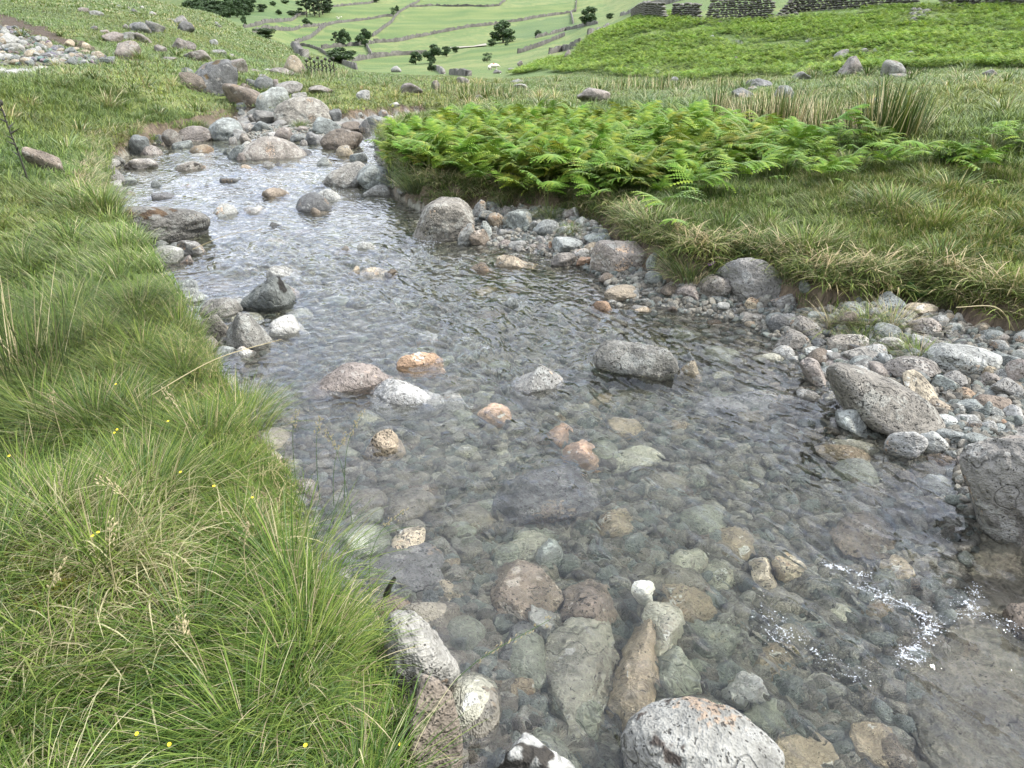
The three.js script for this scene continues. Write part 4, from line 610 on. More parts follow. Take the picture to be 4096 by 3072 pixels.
{
  const r = rng(31337), lists = {}, push = (k, v) => (lists[k] ||= []).push(v);
  const NEAR = 3;
  for (const [d0, d1, dens, spread, tag] of [[0.9, 5.2, 480, 0.95, 'a'], [5.2, 10, 190, 0.74, 'b'], [10, 20, 85, 0.72, 'c'], [20, 46, 24, 0.72, 'd'], [46, 85, 8, 0.72, 'e']]) {
    const n = Math.round(dens * spread * (d1 * d1 - d0 * d0));
    for (let k = 0; k < n; k++) {
      const d = Math.sqrt(lerp(d0 * d0, d1 * d1, r())), az = (r() * 2 - 1) * spread, x = d * Math.sin(az), z = -d * Math.cos(az), g = ground(x, z), kind = r(), yaw0 = r(), sc = r();
      if (g.b < (0.13 + 0.2 * noise2(x * 2.2, z * 2.2)) * (1 - g.left) + 0.01) continue;
      if (d > 20 && (inPoly(EARTH, x, z) || inPoly(PATHP, x, z) || (inPoly(SCREE, x, z) && kind > 0.08) || (inPoly(BRACKEN, x, z) && kind > 0.35))) continue;
      if (tag === 'e' && az > -0.12) continue;
      if (rocks.some(([a, b, c, w]) => w > 20 && (a - x) ** 2 + (b - z) ** 2 < (c * 0.55) ** 2)) continue;
      const dryN = fbm2(x * 0.8 + 70, z * 0.8, 4), inMoss = d < 5 && inPoly(MOSSP, x, z);
      if (inMoss && kind > 0.07) continue;
      const lean = 2.6 + 2.2 * fbm2(x * 0.7, z * 0.7 + 30, 2), t = tint(x, z), s = 0.75 + 0.5 * sc;
      const isDry = dryN > (d > 5 ? 0.42 : 0.24) + 0.12 * kind, edge = g.b < 0.3;
      let key;
      if (tag === 'a') key = isDry ? 'aDry' : kind < 0.5 ? 'aTurf' + Math.floor(yaw0 * NEAR) : 'aComb' + Math.floor(yaw0 * NEAR);
      else if (tag === 'b') key = isDry ? 'bDry' : kind < 0.6 ? 'bTurf' + Math.floor(yaw0 * 2) : 'bComb';
      else key = tag + (isDry ? 'Dry' : kind < 0.3 ? 'Pale' : 'Turf');
      push(key, [x, g.h, z, key.includes('Comb') ? -lean + (yaw0 * 7 % 1 - 0.5) * 0.7 : yaw0 * 6.283, s, t, edge && tag < 'c' ? 0.9 : 1]);
    }
  }
  // tussocks of longer grass
  const tus = [];
  for (let k = 0; k < 9000; k++) {
    const d = 1 * Math.pow(34, r()), az = (r() * 2 - 1) * 0.9, x = d * Math.sin(az), z = -d * Math.cos(az), g = ground(x, z), q = r();
    if (g.b < 0.12 || (d > 12 && q > 0.5) || inPoly(MOSSP, x, z) || inPoly(FERNS, x, z)) continue;
    const clump = fbm2(x * 0.45 + 3, z * 0.45 - 8, 2); if (clump < -0.22 && q > 0.2) continue;
    const sp = d < 6 ? 0.25 : 0.34 + 0.016 * d; if (tus.some(([a, b]) => (a - x) ** 2 + (b - z) ** 2 < sp * sp)) continue;
    tus.push([x, z]); push((d < 6 ? 'tA' : d < 13 ? 'tB' : 'tC') + (q < 0.05 ? 'Dry' : Math.floor(q * 37) % 2), [x, g.h, z, q * 60, 0.7 + 0.6 * r(), tint(x, z)]);
  }
  const G = {
    aTurf0: turf(1, 90, 0.09, 0.05, 0.14, 0.0024, MIX.fresh, 4), aTurf1: turf(2, 90, 0.09, 0.04, 0.12, 0.0025, MIX.fresh, 4), aTurf2: turf(3, 90, 0.09, 0.05, 0.15, 0.0023, MIX.tuss, 4),
    aComb0: turf(4, 70, 0.08, 0.07, 0.16, 0.0022, MIX.fresh, 5, 1, 0.05, 0.7), aComb1: turf(5, 70, 0.08, 0.06, 0.15, 0.0022, MIX.tuss, 5, 1, 0.05, 0.7), aComb2: turf(6, 60, 0.08, 0.07, 0.17, 0.0023, MIX.pale, 5, 1, 0.1, 0.8), aDry: turf(7, 60, 0.09, 0.07, 0.22, 0.003, MIX.dry, 4, 0, 0.4, 1.3),
    bTurf0: turf(11, 60, 0.11, 0.04, 0.12, 0.006, MIX.fresh, 3), bTurf1: turf(12, 60, 0.11, 0.05, 0.13, 0.006, MIX.fresh, 3), bComb: turf(13, 44, 0.1, 0.08, 0.2, 0.005, MIX.fresh, 4, 1, 0.2, 0.9), bDry: turf(14, 44, 0.11, 0.08, 0.22, 0.005, MIX.dry, 3),
    cTurf: turf(21, 60, 0.18, 0.06, 0.17, 0.008, MIX.fresh, 3), cPale: turf(22, 50, 0.18, 0.08, 0.22, 0.007, MIX.pale, 3), cDry: turf(23, 46, 0.18, 0.08, 0.22, 0.007, MIX.dry, 3),
    dTurf: turf(31, 60, 0.34, 0.05, 0.14, 0.014, MIX.fresh, 2, 0, 0.2, 1.1), dPale: turf(32, 56, 0.34, 0.06, 0.18, 0.013, MIX.pale, 2, 0, 0.2, 1.1), dDry: turf(33, 50, 0.34, 0.06, 0.2, 0.013, MIX.dry, 2),
    eTurf: turf(41, 50, 0.65, 0.05, 0.16, 0.03, MIX.fresh, 2, 0, 0.3, 1.2), ePale: turf(42, 44, 0.65, 0.06, 0.2, 0.03, MIX.pale, 2, 0, 0.3, 1.2), eDry: turf(43, 40, 0.65, 0.06, 0.2, 0.03, MIX.dry, 2),
    tA0: tussock(51, 380, 0.12, 0.16, 0.3, 0.0023, MIX.tuss, 6, 0.25), tA1: tussock(52, 380, 0.13, 0.14, 0.28, 0.0023, MIX.fresh, 6, 0.25), tADry: tussock(53, 220, 0.1, 0.1, 0.24, 0.003, MIX.dry, 6),
    tB0: tussock(54, 220, 0.15, 0.16, 0.3, 0.005, MIX.tuss, 5, 0.15), tB1: tussock(55, 220, 0.15, 0.14, 0.3, 0.005, MIX.fresh, 5, 0.15), tBDry: tussock(56, 120, 0.13, 0.2, 0.4, 0.006, MIX.dry, 5),
    tC0: tussock(57, 90, 0.16, 0.25, 0.45, 0.014, MIX.tuss, 4), tC1: tussock(58, 90, 0.16, 0.22, 0.45, 0.013, MIX.pale, 4), tCDry: tussock(59, 80, 0.16, 0.25, 0.5, 0.012, MIX.dry, 4),
  };
  let total = 0;
  for (const k in lists) { total += lists[k].length; instances('grass', G[k], GRASS, lists[k], k.includes('Dry') ? 'withered straw coloured grass among the green' : k[0] === 't' ? 'long grass growing in arching clumps' : 'green grass covering the banks and slopes', 'grass'); }
  console.log('grass instances', total);
  // withered grass and roots hanging over the earth banks
  const hang = [];
  for (let k = 0; k < 60000 && hang.length < 900; k++) { const d = 3 + 15 * r(), az = (r() * 2 - 1) * 0.72, x = d * Math.sin(az), z = -d * Math.cos(az), g = ground(x, z); if (g.left > 0.3 || g.b < 0.14 || g.b > 0.34) continue; hang.push([x, g.h + 0.01, z, r() * 6.28, 0.7 + 0.6 * r(), [1, 0.96, 0.9], 1]); }
  instances('hanging_grass', turf(61, 40, 0.1, 0.1, 0.3, 0.006, [['straw', 0.1], ['dry', 0.12], ['olive', 0.18], ['lime', 0.34], ['green', 0.26]], 4, 0, 0.7, 1.5), GRASS, hang, 'withered grass and roots hanging over the earth bank', 'grass');
  // moss on the left bank
  const moss = [];
  for (let k = 0; k < 40000 && moss.length < 2600; k++) { const x = -3.2 + 3 * r(), z = -3.6 + 2.8 * r(); if (!inPoly(MOSSP, x, z)) continue; moss.push([x, groundH(x, z) + 0.03 * noise2(x * 7, z * 7), z, r() * 6.28, 0.7 + 0.7 * r(), tint(x, z)]); }
  instances('moss', turf(62, 60, 0.035, 0.015, 0.045, 0.004, [['moss', 0.75], ['straw', 0.12], ['lime', 0.13]], 2, 0, 0, 1.2), GRASS, moss, 'golden green moss cushion in the grass of the left bank', 'moss');
}
// named tussocks and rush clumps that stand out singly
function clump(s, x, y, geo, mats, name, label, cat, group, scale = 1, lift = 0) { const p = hitPx(s, x, y); if (!p) return; const o = new THREE.Mesh(geo, mats); o.position.set(p.x, p.y - 0.02, p.z); o.rotation.y = x * 1.7; o.scale.setScalar(scale); return add(o, name, label, cat, group); }
{
  const big = tussock(71, 900, 0.16, 0.18, 0.34, 0.0026, MIX.tuss, 6, 0.25), big2 = tussock(72, 800, 0.17, 0.15, 0.3, 0.0026, MIX.fresh, 6, 0.2), mid = tussock(73, 480, 0.19, 0.2, 0.36, 0.005, MIX.tuss, 5, 0.15), mid2 = tussock(74, 480, 0.19, 0.2, 0.36, 0.005, MIX.fresh, 5, 0.15), strawT = tussock(75, 260, 0.12, 0.16, 0.34, 0.004, MIX.dry, 5);
  clump('O', 205, 925, big, GRASS, 'grass_tussock', 'large deep green tussock on the left bank near yellow flowers', 'tussock', undefined, 1.05);
  clump('O', 520, 900, big, GRASS, 'grass_tussock', 'deep green tussock overhanging the water on the left bank corner', 'tussock', undefined, 0.9);
  clump('O', 300, 1080, big2, GRASS, 'grass_tussock', 'arching green tussock between the moss patch and the stream', 'tussock', undefined, 1);
  clump('O', 640, 1450, big2, GRASS, 'grass_tussock', 'fine bladed tussock beside a patch of withered grass', 'tussock', undefined, 0.95);
  clump('O', 30, 1500, big, GRASS, 'grass_tussock', 'bright green tussock below the moss patch', 'tussock', undefined, 0.8);
  clump('O', 905, 405, mid, GRASS, 'grass_tussock', 'shaggy tussock hanging over the water at the foot of the ferns', 'tussock', undefined, 1.3);
  clump('O', 1930, 455, mid, GRASS, 'grass_tussock', 'dark green round tussock on the right bank pasture', 'tussock', undefined, 1.25);
  clump('O', 1640, 355, mid, GRASS, 'grass_tussock', 'dark green tussock at the edge of the fern patch', 'tussock', undefined, 1.2);
  clump('O', 1740, 540, mid2, GRASS, 'grass_tussock', 'pale green tussock on the brink above the two-tone boulder', 'tussock', undefined, 1.1);
  clump('O', 1490, 590, mid, GRASS, 'grass_tussock', 'slumped tussock at the foot of the bank beside purple flowers', 'tussock', undefined, 0.95);
  clump('O', 1235, 500, mid2, GRASS, 'grass_tussock', 'small grass tuft growing among stones of the right bar', 'tussock', undefined, 0.5);
  clump('O', 1190, 470, mid, GRASS, 'grass_tussock', 'grass tuft under the ferns above the stone bar', 'tussock', undefined, 0.7);
  clump('F', 1010, 690, strawT, GRASS, 'grass_tussock', 'straw tipped tuft on the right shore stones', 'tussock', undefined, 0.9);
  clump('F', 1200, 700, mid2, GRASS, 'grass_tussock', 'sprawling tuft in the middle of the right shore stones', 'tussock', undefined, 0.7);
  clump('F', 1340, 690, strawT, GRASS, 'grass_tussock', 'withered sprawling tuft beside the cream-pink boulder', 'tussock', undefined, 1);
  clump('F', 1200, 800, mid, GRASS, 'grass_tussock', 'fresh green tuft wedged between speckled shore boulders', 'tussock', undefined, 0.55);
  clump('F', 1490, 870, mid2, GRASS, 'grass_tussock', 'spiky tuft behind the moss-capped shore boulder', 'tussock', undefined, 0.6);
  clump('D', 310, 470, mid2, GRASS, 'grass_tussock', 'whitish straw tussock on the left bank below the half buried boulder', 'tussock', undefined, 1);
  clump('D', 640, 520, mid2, GRASS, 'grass_tussock', 'shaggy pale tussock leaning over the moss-crested boulder', 'tussock', undefined, 1.1);
  clump('I', 1270, 650, mid, GRASS, 'grass_tussock', 'green tuft growing in the middle of the boulder heap', 'tussock', undefined, 0.9);
  clump('I', 400, 650, mid, GRASS, 'grass_tussock', 'green tuft below the far left earth bank', 'tussock', undefined, 1.0);
  // rushes
  const rushG = (seed, n, rad, h, wid, dry) => { const r = rng(seed), B = new Blades(); for (let k = 0; k < n; k++) { const q = Math.sqrt(r()), t = r() * 6.283, isDry = r() < dry; B.blade(rad * q * Math.cos(t), -0.03, rad * q * Math.sin(t), t + (r() - 0.5), (isDry ? 0.45 : 0.22) * r() + 0.12 * q, isDry ? 0.35 * r() : 0.12 * r(), h * (0.4 + 0.7 * r()), wid * (0.7 + 0.6 * r()), pick(r, isDry ? [['straw', 0.75], ['dry', 0.25]] : [['rush', 0.7], ['green', 0.2], ['olive', 0.1]]), 4); } return B.geo(); };
  const rushNear = rushG(81, 150, 0.24, 0.62, 0.005, 0.4), rushMid = rushG(82, 220, 0.32, 0.75, 0.011, 0.45), rushGreen = rushG(83, 240, 0.3, 0.8, 0.013, 0.25), rushFar = rushG(84, 60, 0.55, 0.6, 0.018, 0.22);
  clump('O', 15, 835, rushNear, GRASS, 'rush_clump', 'clump of tall rushes with straw stalks on the left bank', 'rushes', undefined, 1.05);
  clump('O', 105, 800, rushG(85, 90, 0.22, 0.5, 0.005, 0.15), GRASS, 'rush_clump', 'thin dark green rush clump beside the straw stalked rushes', 'rushes', undefined, 1);
  const RU = 'rush clumps between the ferns and the rough grass';
  for (const [x, y, g, s] of [[1625, 285, rushMid, 1], [1680, 280, rushMid, 1.05], [1720, 282, rushMid, 0.95], [1780, 285, rushMid, 0.8], [1590, 265, rushMid, 0.8]]) clump('O', x, y, g, GRASS, 'rush_clump', 'straw coloured rush clump behind the ferns', 'rushes', RU, s);
  for (const [x, y, s] of [[1905, 300, 1.05], [1945, 300, 0.9], [1860, 295, 0.8], [1545, 262, 0.9]]) clump('O', x, y, rushGreen, GRASS, 'rush_clump', 'dark green rush clump behind the ferns', 'rushes', RU, s);
  for (const [x, y, s] of [[960, 205, 0.9], [1010, 207, 1], [1050, 208, 0.9], [1085, 210, 0.8], [1110, 205, 0.7]]) clump('O', x, y, rushFar, GRASS, 'rush_clump', 'pale rush clump in a row on the grass beyond the ferns', 'rushes', 'rushes in a row beyond the ferns', s);
  for (const [x, y, s] of [[1300, 196, 0.9], [1340, 195, 1], [1385, 194, 1.1], [1425, 193, 1.1], [1465, 193, 1], [1500, 193, 0.9], [1560, 190, 0.8], [1600, 190, 0.8]]) clump('O', x, y, rushFar, GRASS, 'rush_clump', 'pale rush clump along the foot of the bracken slope', 'rushes', 'rushes along the foot of the bracken slope', s);
  for (const [x, y, s] of [[660, 170, 0.7], [690, 172, 0.7], [720, 172, 0.7], [750, 172, 0.7]]) clump('O', x, y, rushFar, GRASS, 'rush_clump', 'short rush clump on the grass beyond the boulder heap', 'rushes', 'rushes beyond the boulder heap', s);
}
console.log('clumps done');
// bracken
function frond(seed, L = 0.6, pairs = 11, teeth = 7) {
  const r = rng(seed), p = [], c = [], idx = [], tone = (k) => { const s = 0.85 + 0.3 * r(); return mix3([0.12, 0.24, 0.026], [0.28, 0.37, 0.05], k * k).map((q) => q * s); };
  const at = (t) => [L * t * (1 - 0.1 * t), 0.16 * Math.sin(t * 2.2) * L - 0.1 * t * t * L, 0];
  const tri = (a, b, d, col) => { const o = p.length / 3; p.push(...a, ...b, ...d); c.push(...col, ...col, ...col); idx.push(o, o + 1, o + 2); };
  for (let i = 0; i < pairs; i++) for (const s of [-1, 1]) {
    const t = 0.06 + 0.9 * (i + (s > 0 ? 0.3 : 0)) / pairs, o = at(t), len = L * 0.5 * Math.pow(1 - t, 0.75) * (0.85 + 0.3 * r()) + 0.02, sweep = 0.5 + 0.5 * t + 0.2 * (r() - 0.5), dx = Math.sin(sweep), dz = Math.cos(sweep) * s, drop = -0.1 - 0.35 * r(), col = tone(r());
    const pt = (f, w) => [o[0] + dx * len * f + Math.abs(dz) * w, o[1] + drop * len * f * f + 0.05 * len * f, o[2] + dz * len * f - s * dx * w];
    for (let k = 0; k < teeth; k++) { const f0 = k / teeth, f1 = (k + 1.0) / teeth, fm = (k + 0.75) / teeth, w = len * 0.23 * (1 - f0 * 0.85); tri(pt(f0, 0), pt(f1, 0), pt(fm, w), col); tri(pt(f0, 0), pt(fm, -w), pt(f1, 0), col); }
  }
  for (let k = 0; k < 8; k++) { const a = at(k / 8), b = at((k + 1) / 8), w = 0.005 * (1 - k / 9), col = [0.16, 0.22, 0.05]; tri([a[0], a[1], -w], [b[0], b[1], 0], [a[0], a[1], w], col); }
  const g = new THREE.BufferGeometry(); g.setAttribute('position', new THREE.Float32BufferAttribute(p, 3)); g.setAttribute('color', new THREE.Float32BufferAttribute(c, 3)); g.setIndex(idx); g.computeVertexNormals();
  return g;
}
{
  const r = rng(2718), fr = [frond(1), frond(2, 0.55), frond(3, 0.65, 12), frond(4, 0.5)], stalks = [];
  for (let i = 0; i < 3; i++) { const g = new THREE.CylinderGeometry(0.004, 0.007, 1, 5, 1, true); g.translate(0, 0.5, 0); const n = g.attributes.position.count; g.setAttribute('color', new THREE.Float32BufferAttribute(Array(n).fill([0.16, 0.19, 0.06]).flat(), 3)); stalks.push(g); }
  const proto = [];
  for (let v = 0; v < 6; v++) {
    const o = new THREE.Group(), n = 3 + (v % 3);
    for (let k = 0; k < n; k++) {
      const yaw = k / n * 6.283 + r(), h = 0.18 + 0.42 * r(), dx = 0.07 * Math.cos(yaw), dz = -0.07 * Math.sin(yaw);
      const st = part(o, 'stalk', stalks[k % 3], STEM); st.scale.set(1, h, 1); st.rotation.z = -0.12 * Math.cos(yaw); st.rotation.x = -0.12 * Math.sin(yaw);
      const f = part(o, 'frond', fr[Math.floor(r() * 4)], FERN); f.position.set(0.12 * h * Math.cos(yaw), h * 0.985, -0.12 * h * Math.sin(yaw)); f.rotation.set((r() - 0.5) * 0.5, yaw, 0.62 - 0.75 * r(), 'YXZ'); f.scale.setScalar(0.8 + 0.45 * r());
    }
    proto.push(o);
  }
  let n = 0; const placed = [];
  const fernThin = (x, z) => { const q = (x / -z + 0.05) / 0.62; return 1.1 - 0.95 * clamp(q * 1.15) + 0.7 * fbm2(x * 1.1, z * 1.1 + 50, 2); };
  const fern = (x, z, s, label, group) => { const o = proto[Math.floor(r() * 6)].clone(); o.position.set(x, groundH(x, z) - 0.02, z); o.rotation.y = r() * 6.283; o.scale.setScalar(s); add(o, 'bracken_fern', label, 'fern', group); n++; };
  const xs = FERNS.map((p) => p[0]), zs = FERNS.map((p) => p[1]), x0 = Math.min(...xs), x1 = Math.max(...xs), z0 = Math.min(...zs), z1 = Math.max(...zs);
  for (let k = 0; k < 20000 && n < 230; k++) { const x = lerp(x0, x1, r()), z = lerp(z0, z1, r()); if (!inPoly(FERNS, x, z) || ground(x, z).b < 0.12 || fernThin(x, z) < r() || placed.some(([a, b]) => (a - x) ** 2 + (b - z) ** 2 < 0.05)) continue; placed.push([x, z]); fern(x, z, 0.38 + 0.32 * r(), 'bright green bracken fern crowded together with others above the right bank', 'bracken crowding the right bank'); }
  console.log('ferns', n);
  for (const [x, y, l] of [[1285, 462, 'small bracken fern hanging over the eroded right bank'], [1440, 505, 'bracken frond on the brink above the flat-topped pinkish boulder'], [1575, 425, 'lone bracken fern in the grass before the fern patch'], [1500, 440, 'small bracken fern beside the eroded brink'], [2110, 415, 'little bracken fern by itself in the right pasture'], [2120, 330, 'bracken fern at the edge of the tall grass, right of the rushes'], [1690, 385, 'small yellowing bracken fern in front of the fern patch'], [1180, 455, 'drooping bracken fern above the stone bar']]) { const p = hitPx('O', x, y); if (p) fern(p.x, p.z, 0.5 + 0.15 * r(), l); }
  const sc = rng(77); for (const [x, y] of Array.from({ length: 56 }, () => { const a = sc(); return [lerp(1420, 2205, a), lerp(lerp(330, 300, a), lerp(440, 400, a), sc())]; })) { const p = hitPx('O', x, y); if (p) fern(p.x, p.z, 0.3 + 0.22 * sc(), 'scattered bracken fern in the tall grass of the right pasture', 'scattered bracken of the right pasture'); }
  { // the rest of the bracken on the right bank, past counting
    const full = [0, 1].map((v) => { const gs = [], q = rng(190 + v); for (let k = 0; k < 4; k++) { const g = fr[(k + v) % 4].clone(); g.rotateX((q() - 0.5) * 0.5); g.rotateZ(0.62 - 0.75 * q()); const a = k / 4 * 6.283 + q(); g.rotateY(a); g.translate(0.04 * Math.cos(a), 0.16 + 0.4 * q(), -0.04 * Math.sin(a)); gs.push(g); } return mergeGeometries(gs); }), F2 = [[], []];
    for (let k = 0; k < 9000 && F2[0].length + F2[1].length < 800; k++) { const x = lerp(x0, x1, r()), z = lerp(z0, z1, r()); if (!inPoly(FERNS, x, z) || ground(x, z).b < 0.1 || fernThin(x, z) < r()) continue; const t = 0.85 + 0.3 * r(); F2[k % 2].push([x, groundH(x, z), z, r() * 6.28, 0.36 + 0.34 * r(), [t * (0.8 + 0.6 * r()), t * (0.85 + 0.2 * r()), t]]); }
    F2.forEach((l, i) => instances('bracken', full[i], FERN, l, 'bracken filling the patch above the right bank', 'bracken'));
  }
  // the bracken slope
  const low = [1, 2, 3].map((v) => { const gs = []; const q = rng(90 + v); for (let k = 0; k < 7; k++) { const g = frond(20 + v * 9 + k, 0.62, 5, 2); g.rotateZ(0.5 - 0.5 * q()); g.rotateY(k / 7 * 6.283 + q()); g.translate((q() - 0.5) * 0.5, 0.25 + 0.3 * q(), (q() - 0.5) * 0.5); gs.push(g); } return mergeGeometries(gs); });
  const L = [[], [], []];
  const bx = BRACKEN.map((p) => p[0]), bz = BRACKEN.map((p) => p[1]);
  for (let k = 0; k < 120000 && L[0].length + L[1].length + L[2].length < 13000; k++) {
    const x = lerp(Math.min(...bx), Math.max(...bx), r()), z = lerp(Math.min(...bz), Math.max(...bz), r()); if (!inPoly(BRACKEN, x, z)) continue;
    const v = fbm2(x * 0.16, z * 0.16, 3); if (v < -0.04 - 0.12 * Math.min(1, -sdf(BRACKEN, x, z) / 6) + 0.5 * (r() - 0.5)) continue;
    if (rocks.some(([a, b, c]) => (a - x) ** 2 + (b - z) ** 2 < (c + 0.15) ** 2)) continue;
    const t = 0.7 + 0.7 * r() + 0.4 * v; L[Math.floor(r() * 3)].push([x, groundH(x, z), z, r() * 6.28, 0.3 + 0.32 * r(), [t * (0.95 + 0.25 * r()), t, t]]);
  }
  L.forEach((l, i) => instances('bracken', low[i], FERN, l, 'bracken covering the slope below the ruined wall', 'bracken'));
}
console.log('ferns done');
// flowers, seeding grasses, thistle, broad-leaved plant
{
  const flat = (color) => new THREE.MeshStandardMaterial({ color: new THREE.Color().setRGB(...color), roughness: 0.7, side: THREE.DoubleSide });
  const YEL = flat([0.75, 0.56, 0.02]), GRN = flat([0.07, 0.13, 0.03]), STRAW = flat([0.36, 0.3, 0.17]), DARK = flat([0.03, 0.028, 0.02]), PURPLE = flat([0.3, 0.14, 0.36]), DOCK = flat([0.06, 0.14, 0.03]), WHITE = flat([0.75, 0.75, 0.7]);
  const petal = (() => { const s = new THREE.Shape(); s.moveTo(0, 0); s.quadraticCurveTo(0.005, 0.003, 0.0048, 0.0075); s.quadraticCurveTo(0.0025, 0.0092, 0, 0.008); s.quadraticCurveTo(-0.0025, 0.0092, -0.0048, 0.0075); s.quadraticCurveTo(-0.005, 0.003, 0, 0); const g = new THREE.ExtrudeGeometry(s, { depth: 0.0006, bevelEnabled: false, curveSegments: 3 }); g.rotateX(-Math.PI / 2 + 0.25); return g; })();
  const stem = new THREE.CylinderGeometry(0.0008, 0.0012, 0.22, 5); stem.translate(0, -0.11, 0); const eye = new THREE.SphereGeometry(0.002, 6, 4);
  const FL = [['O', 247, 935], ['O', 253, 928], ['O', 390, 1020], ['O', 363, 910], ['O', 462, 1050], ['O', 200, 1158], ['O', 212, 1150], ['O', 366, 1608], ['O', 864, 1608], ['O', 296, 1585], ['O', 20, 985], ['O', 545, 1075], ['O', 660, 1610], ['O', 250, 830]];
  FL.forEach(([s, x, y]) => { const p = hitPx(s, x, y, 0.2); if (!p) return; const o = new THREE.Group(); o.position.set(p.x, p.y + 0.2, p.z); o.rotation.set(0.25, x, 0.15); part(o, 'stem', stem, GRN); for (let k = 0; k < 5; k++) { const m = part(o, 'petal', petal, YEL); m.rotation.y = k * 1.2566; } part(o, 'flower_centre', eye, YEL); o.scale.setScalar(0.52); add(o, 'yellow_flower', 'tiny yellow five-petalled flower in the grass of the left bank', 'flower', 'yellow flowers in the left bank grass'); });
  const tube = (pts, r0, r1, n = 14) => { const c = new THREE.CatmullRomCurve3(pts), g = new THREE.TubeGeometry(c, n, 1, 5), P = g.attributes.position, v = new THREE.Vector3(); for (let i = 0; i <= n; i++) { const q = c.getPointAt(i / n), rr = lerp(r0, r1, i / n); for (let k = 0; k <= 5; k++) { const o = i * 6 + k; v.fromBufferAttribute(P, o).sub(q).multiplyScalar(rr).add(q); P.setXYZ(o, v.x, v.y, v.z); } } return g; };
  const V = (x, y, z) => new THREE.Vector3(x, y, z);
  // seeding grasses at the brink
  const seedStalk = (s, x, y, h, bend, yaw, label, group, mat = GRN) => {
    const p = hitPx(s, x, y); if (!p) return; const o = new THREE.Group(); o.position.copy(p); o.rotation.y = yaw;
    part(o, 'stalk', tube([V(0, -0.03, 0), V(bend * 0.15, h * 0.4, 0), V(bend * 0.45, h * 0.75, 0), V(bend, h, 0)], 0.0018, 0.0008), mat);
    const r = rng(x * 7 + y), gs = []; for (let k = 0; k < 26; k++) { const f = 0.8 + 0.22 * k / 26, g = new THREE.OctahedronGeometry(0.0045, 0); g.scale(0.55, 1.5, 0.55); g.rotateZ((r() - 0.5) * 1.4 - 0.4); g.translate(lerp(bend * 0.5, bend * 1.05, (f - 0.8) / 0.22) + (r() - 0.5) * 0.03, h * f + (r() - 0.5) * 0.015, (r() - 0.5) * 0.03); gs.push(g); }
    part(o, 'seed_head', mergeGeometries(gs), STRAW).userData.kind = 'stuff';
    add(o, 'seeding_grass', label, 'grass stalk', group);
  };
  seedStalk('O', 890, 1640, 0.42, 0.42, 0.3, 'single grass stalk with seed head leaning over the pool slab', undefined);
  for (const [x, y, h, b] of [[690, 1075, 0.42, 0.05], [745, 1110, 0.5, 0.12], [760, 1120, 0.45, -0.06], [640, 1050, 0.4, 0.05], [720, 1090, 0.36, 0.1]]) seedStalk('O', x, y, h, b, 0.2, 'slender seeding grass standing against the water on the left brink', 'seeding grasses on the left brink');
  seedStalk('O', 795, 1250, 0.3, 0.16, 0.2, 'leafy green grass stem reaching over the water beside bleached grass', undefined);
  for (const [x, y, h, b] of [[265, 1330, 0.3, 0.04], [150, 1000, 0.34, 0.05], [430, 1000, 0.3, 0.1], [540, 1300, 0.3, 0.05], [330, 1180, 0.26, 0.1], [460, 1500, 0.3, -0.05], [120, 1420, 0.28, 0.08], [590, 1180, 0.24, 0.08]]) seedStalk('O', x, y, h, b, x, 'straw coloured seeding grass in the left bank turf', 'seeding grasses in the left bank turf', STRAW);
  // bleached stalks lying across the grass
  for (const [x, y, dx, dz, l] of [[330, 900, 0.5, -0.4, 'long bleached stalk leaning across the grass beside the rushes'], [420, 560, 0.6, -0.35, 'bleached stalk leaning across the grass towards the moss-crested boulder']]) { const p = hitPx('O', x, y); const o = new THREE.Mesh(tube([V(0, 0.1, 0), V(dx * 0.5, 0.2, dz * 0.5), V(dx, 0.22, dz)], 0.003, 0.0015), STRAW); o.position.copy(p); add(o, 'dead_stalk', l, 'stalk'); }
  { const p = hitPx('F', 2010, 745), o = new THREE.Mesh(tube([V(0, 0.02, 0), V(-0.12, 0.16, 0), V(-0.2, 0.2, 0), V(-0.45, 0.2, 0.02)], 0.006, 0.003), STRAW); o.position.copy(p); add(o, 'dead_stalk', 'bent dry stalk under the overhanging turf of the right bank', 'stalk'); }
  // dead thistle
  { const p = hitPx('D', 185, 365), o = new THREE.Group(); o.position.copy(p); const r = rng(55); part(o, 'stem', tube([V(0, -0.05, 0), V(-0.03, 0.35, 0), V(-0.06, 0.6, 0), V(-0.08, 0.86, 0)], 0.012, 0.006), DARK);
    for (let k = 0; k < 9; k++) { const h = 0.3 + 0.06 * k, a = r() * 6.28; const g = new THREE.ConeGeometry(0.014, 0.13, 4); g.translate(0, 0.06, 0); g.rotateZ(-1.1); g.rotateY(a); g.translate(-0.08 * h / 0.86, h, 0); part(o, 'leaf', g, DARK); }
    for (let k = 0; k < 4; k++) { const g = new THREE.IcosahedronGeometry(0.03, 1); g.scale(0.8, 1.1, 0.8); g.translate(-0.08 + (r() - 0.5) * 0.08, 0.86 + (r() - 0.3) * 0.06, (r() - 0.5) * 0.06); part(o, 'seed_head', g, DARK); }
    add(o, 'dead_thistle', 'dark dead thistle standing in the grass of the left bank', 'thistle'); }
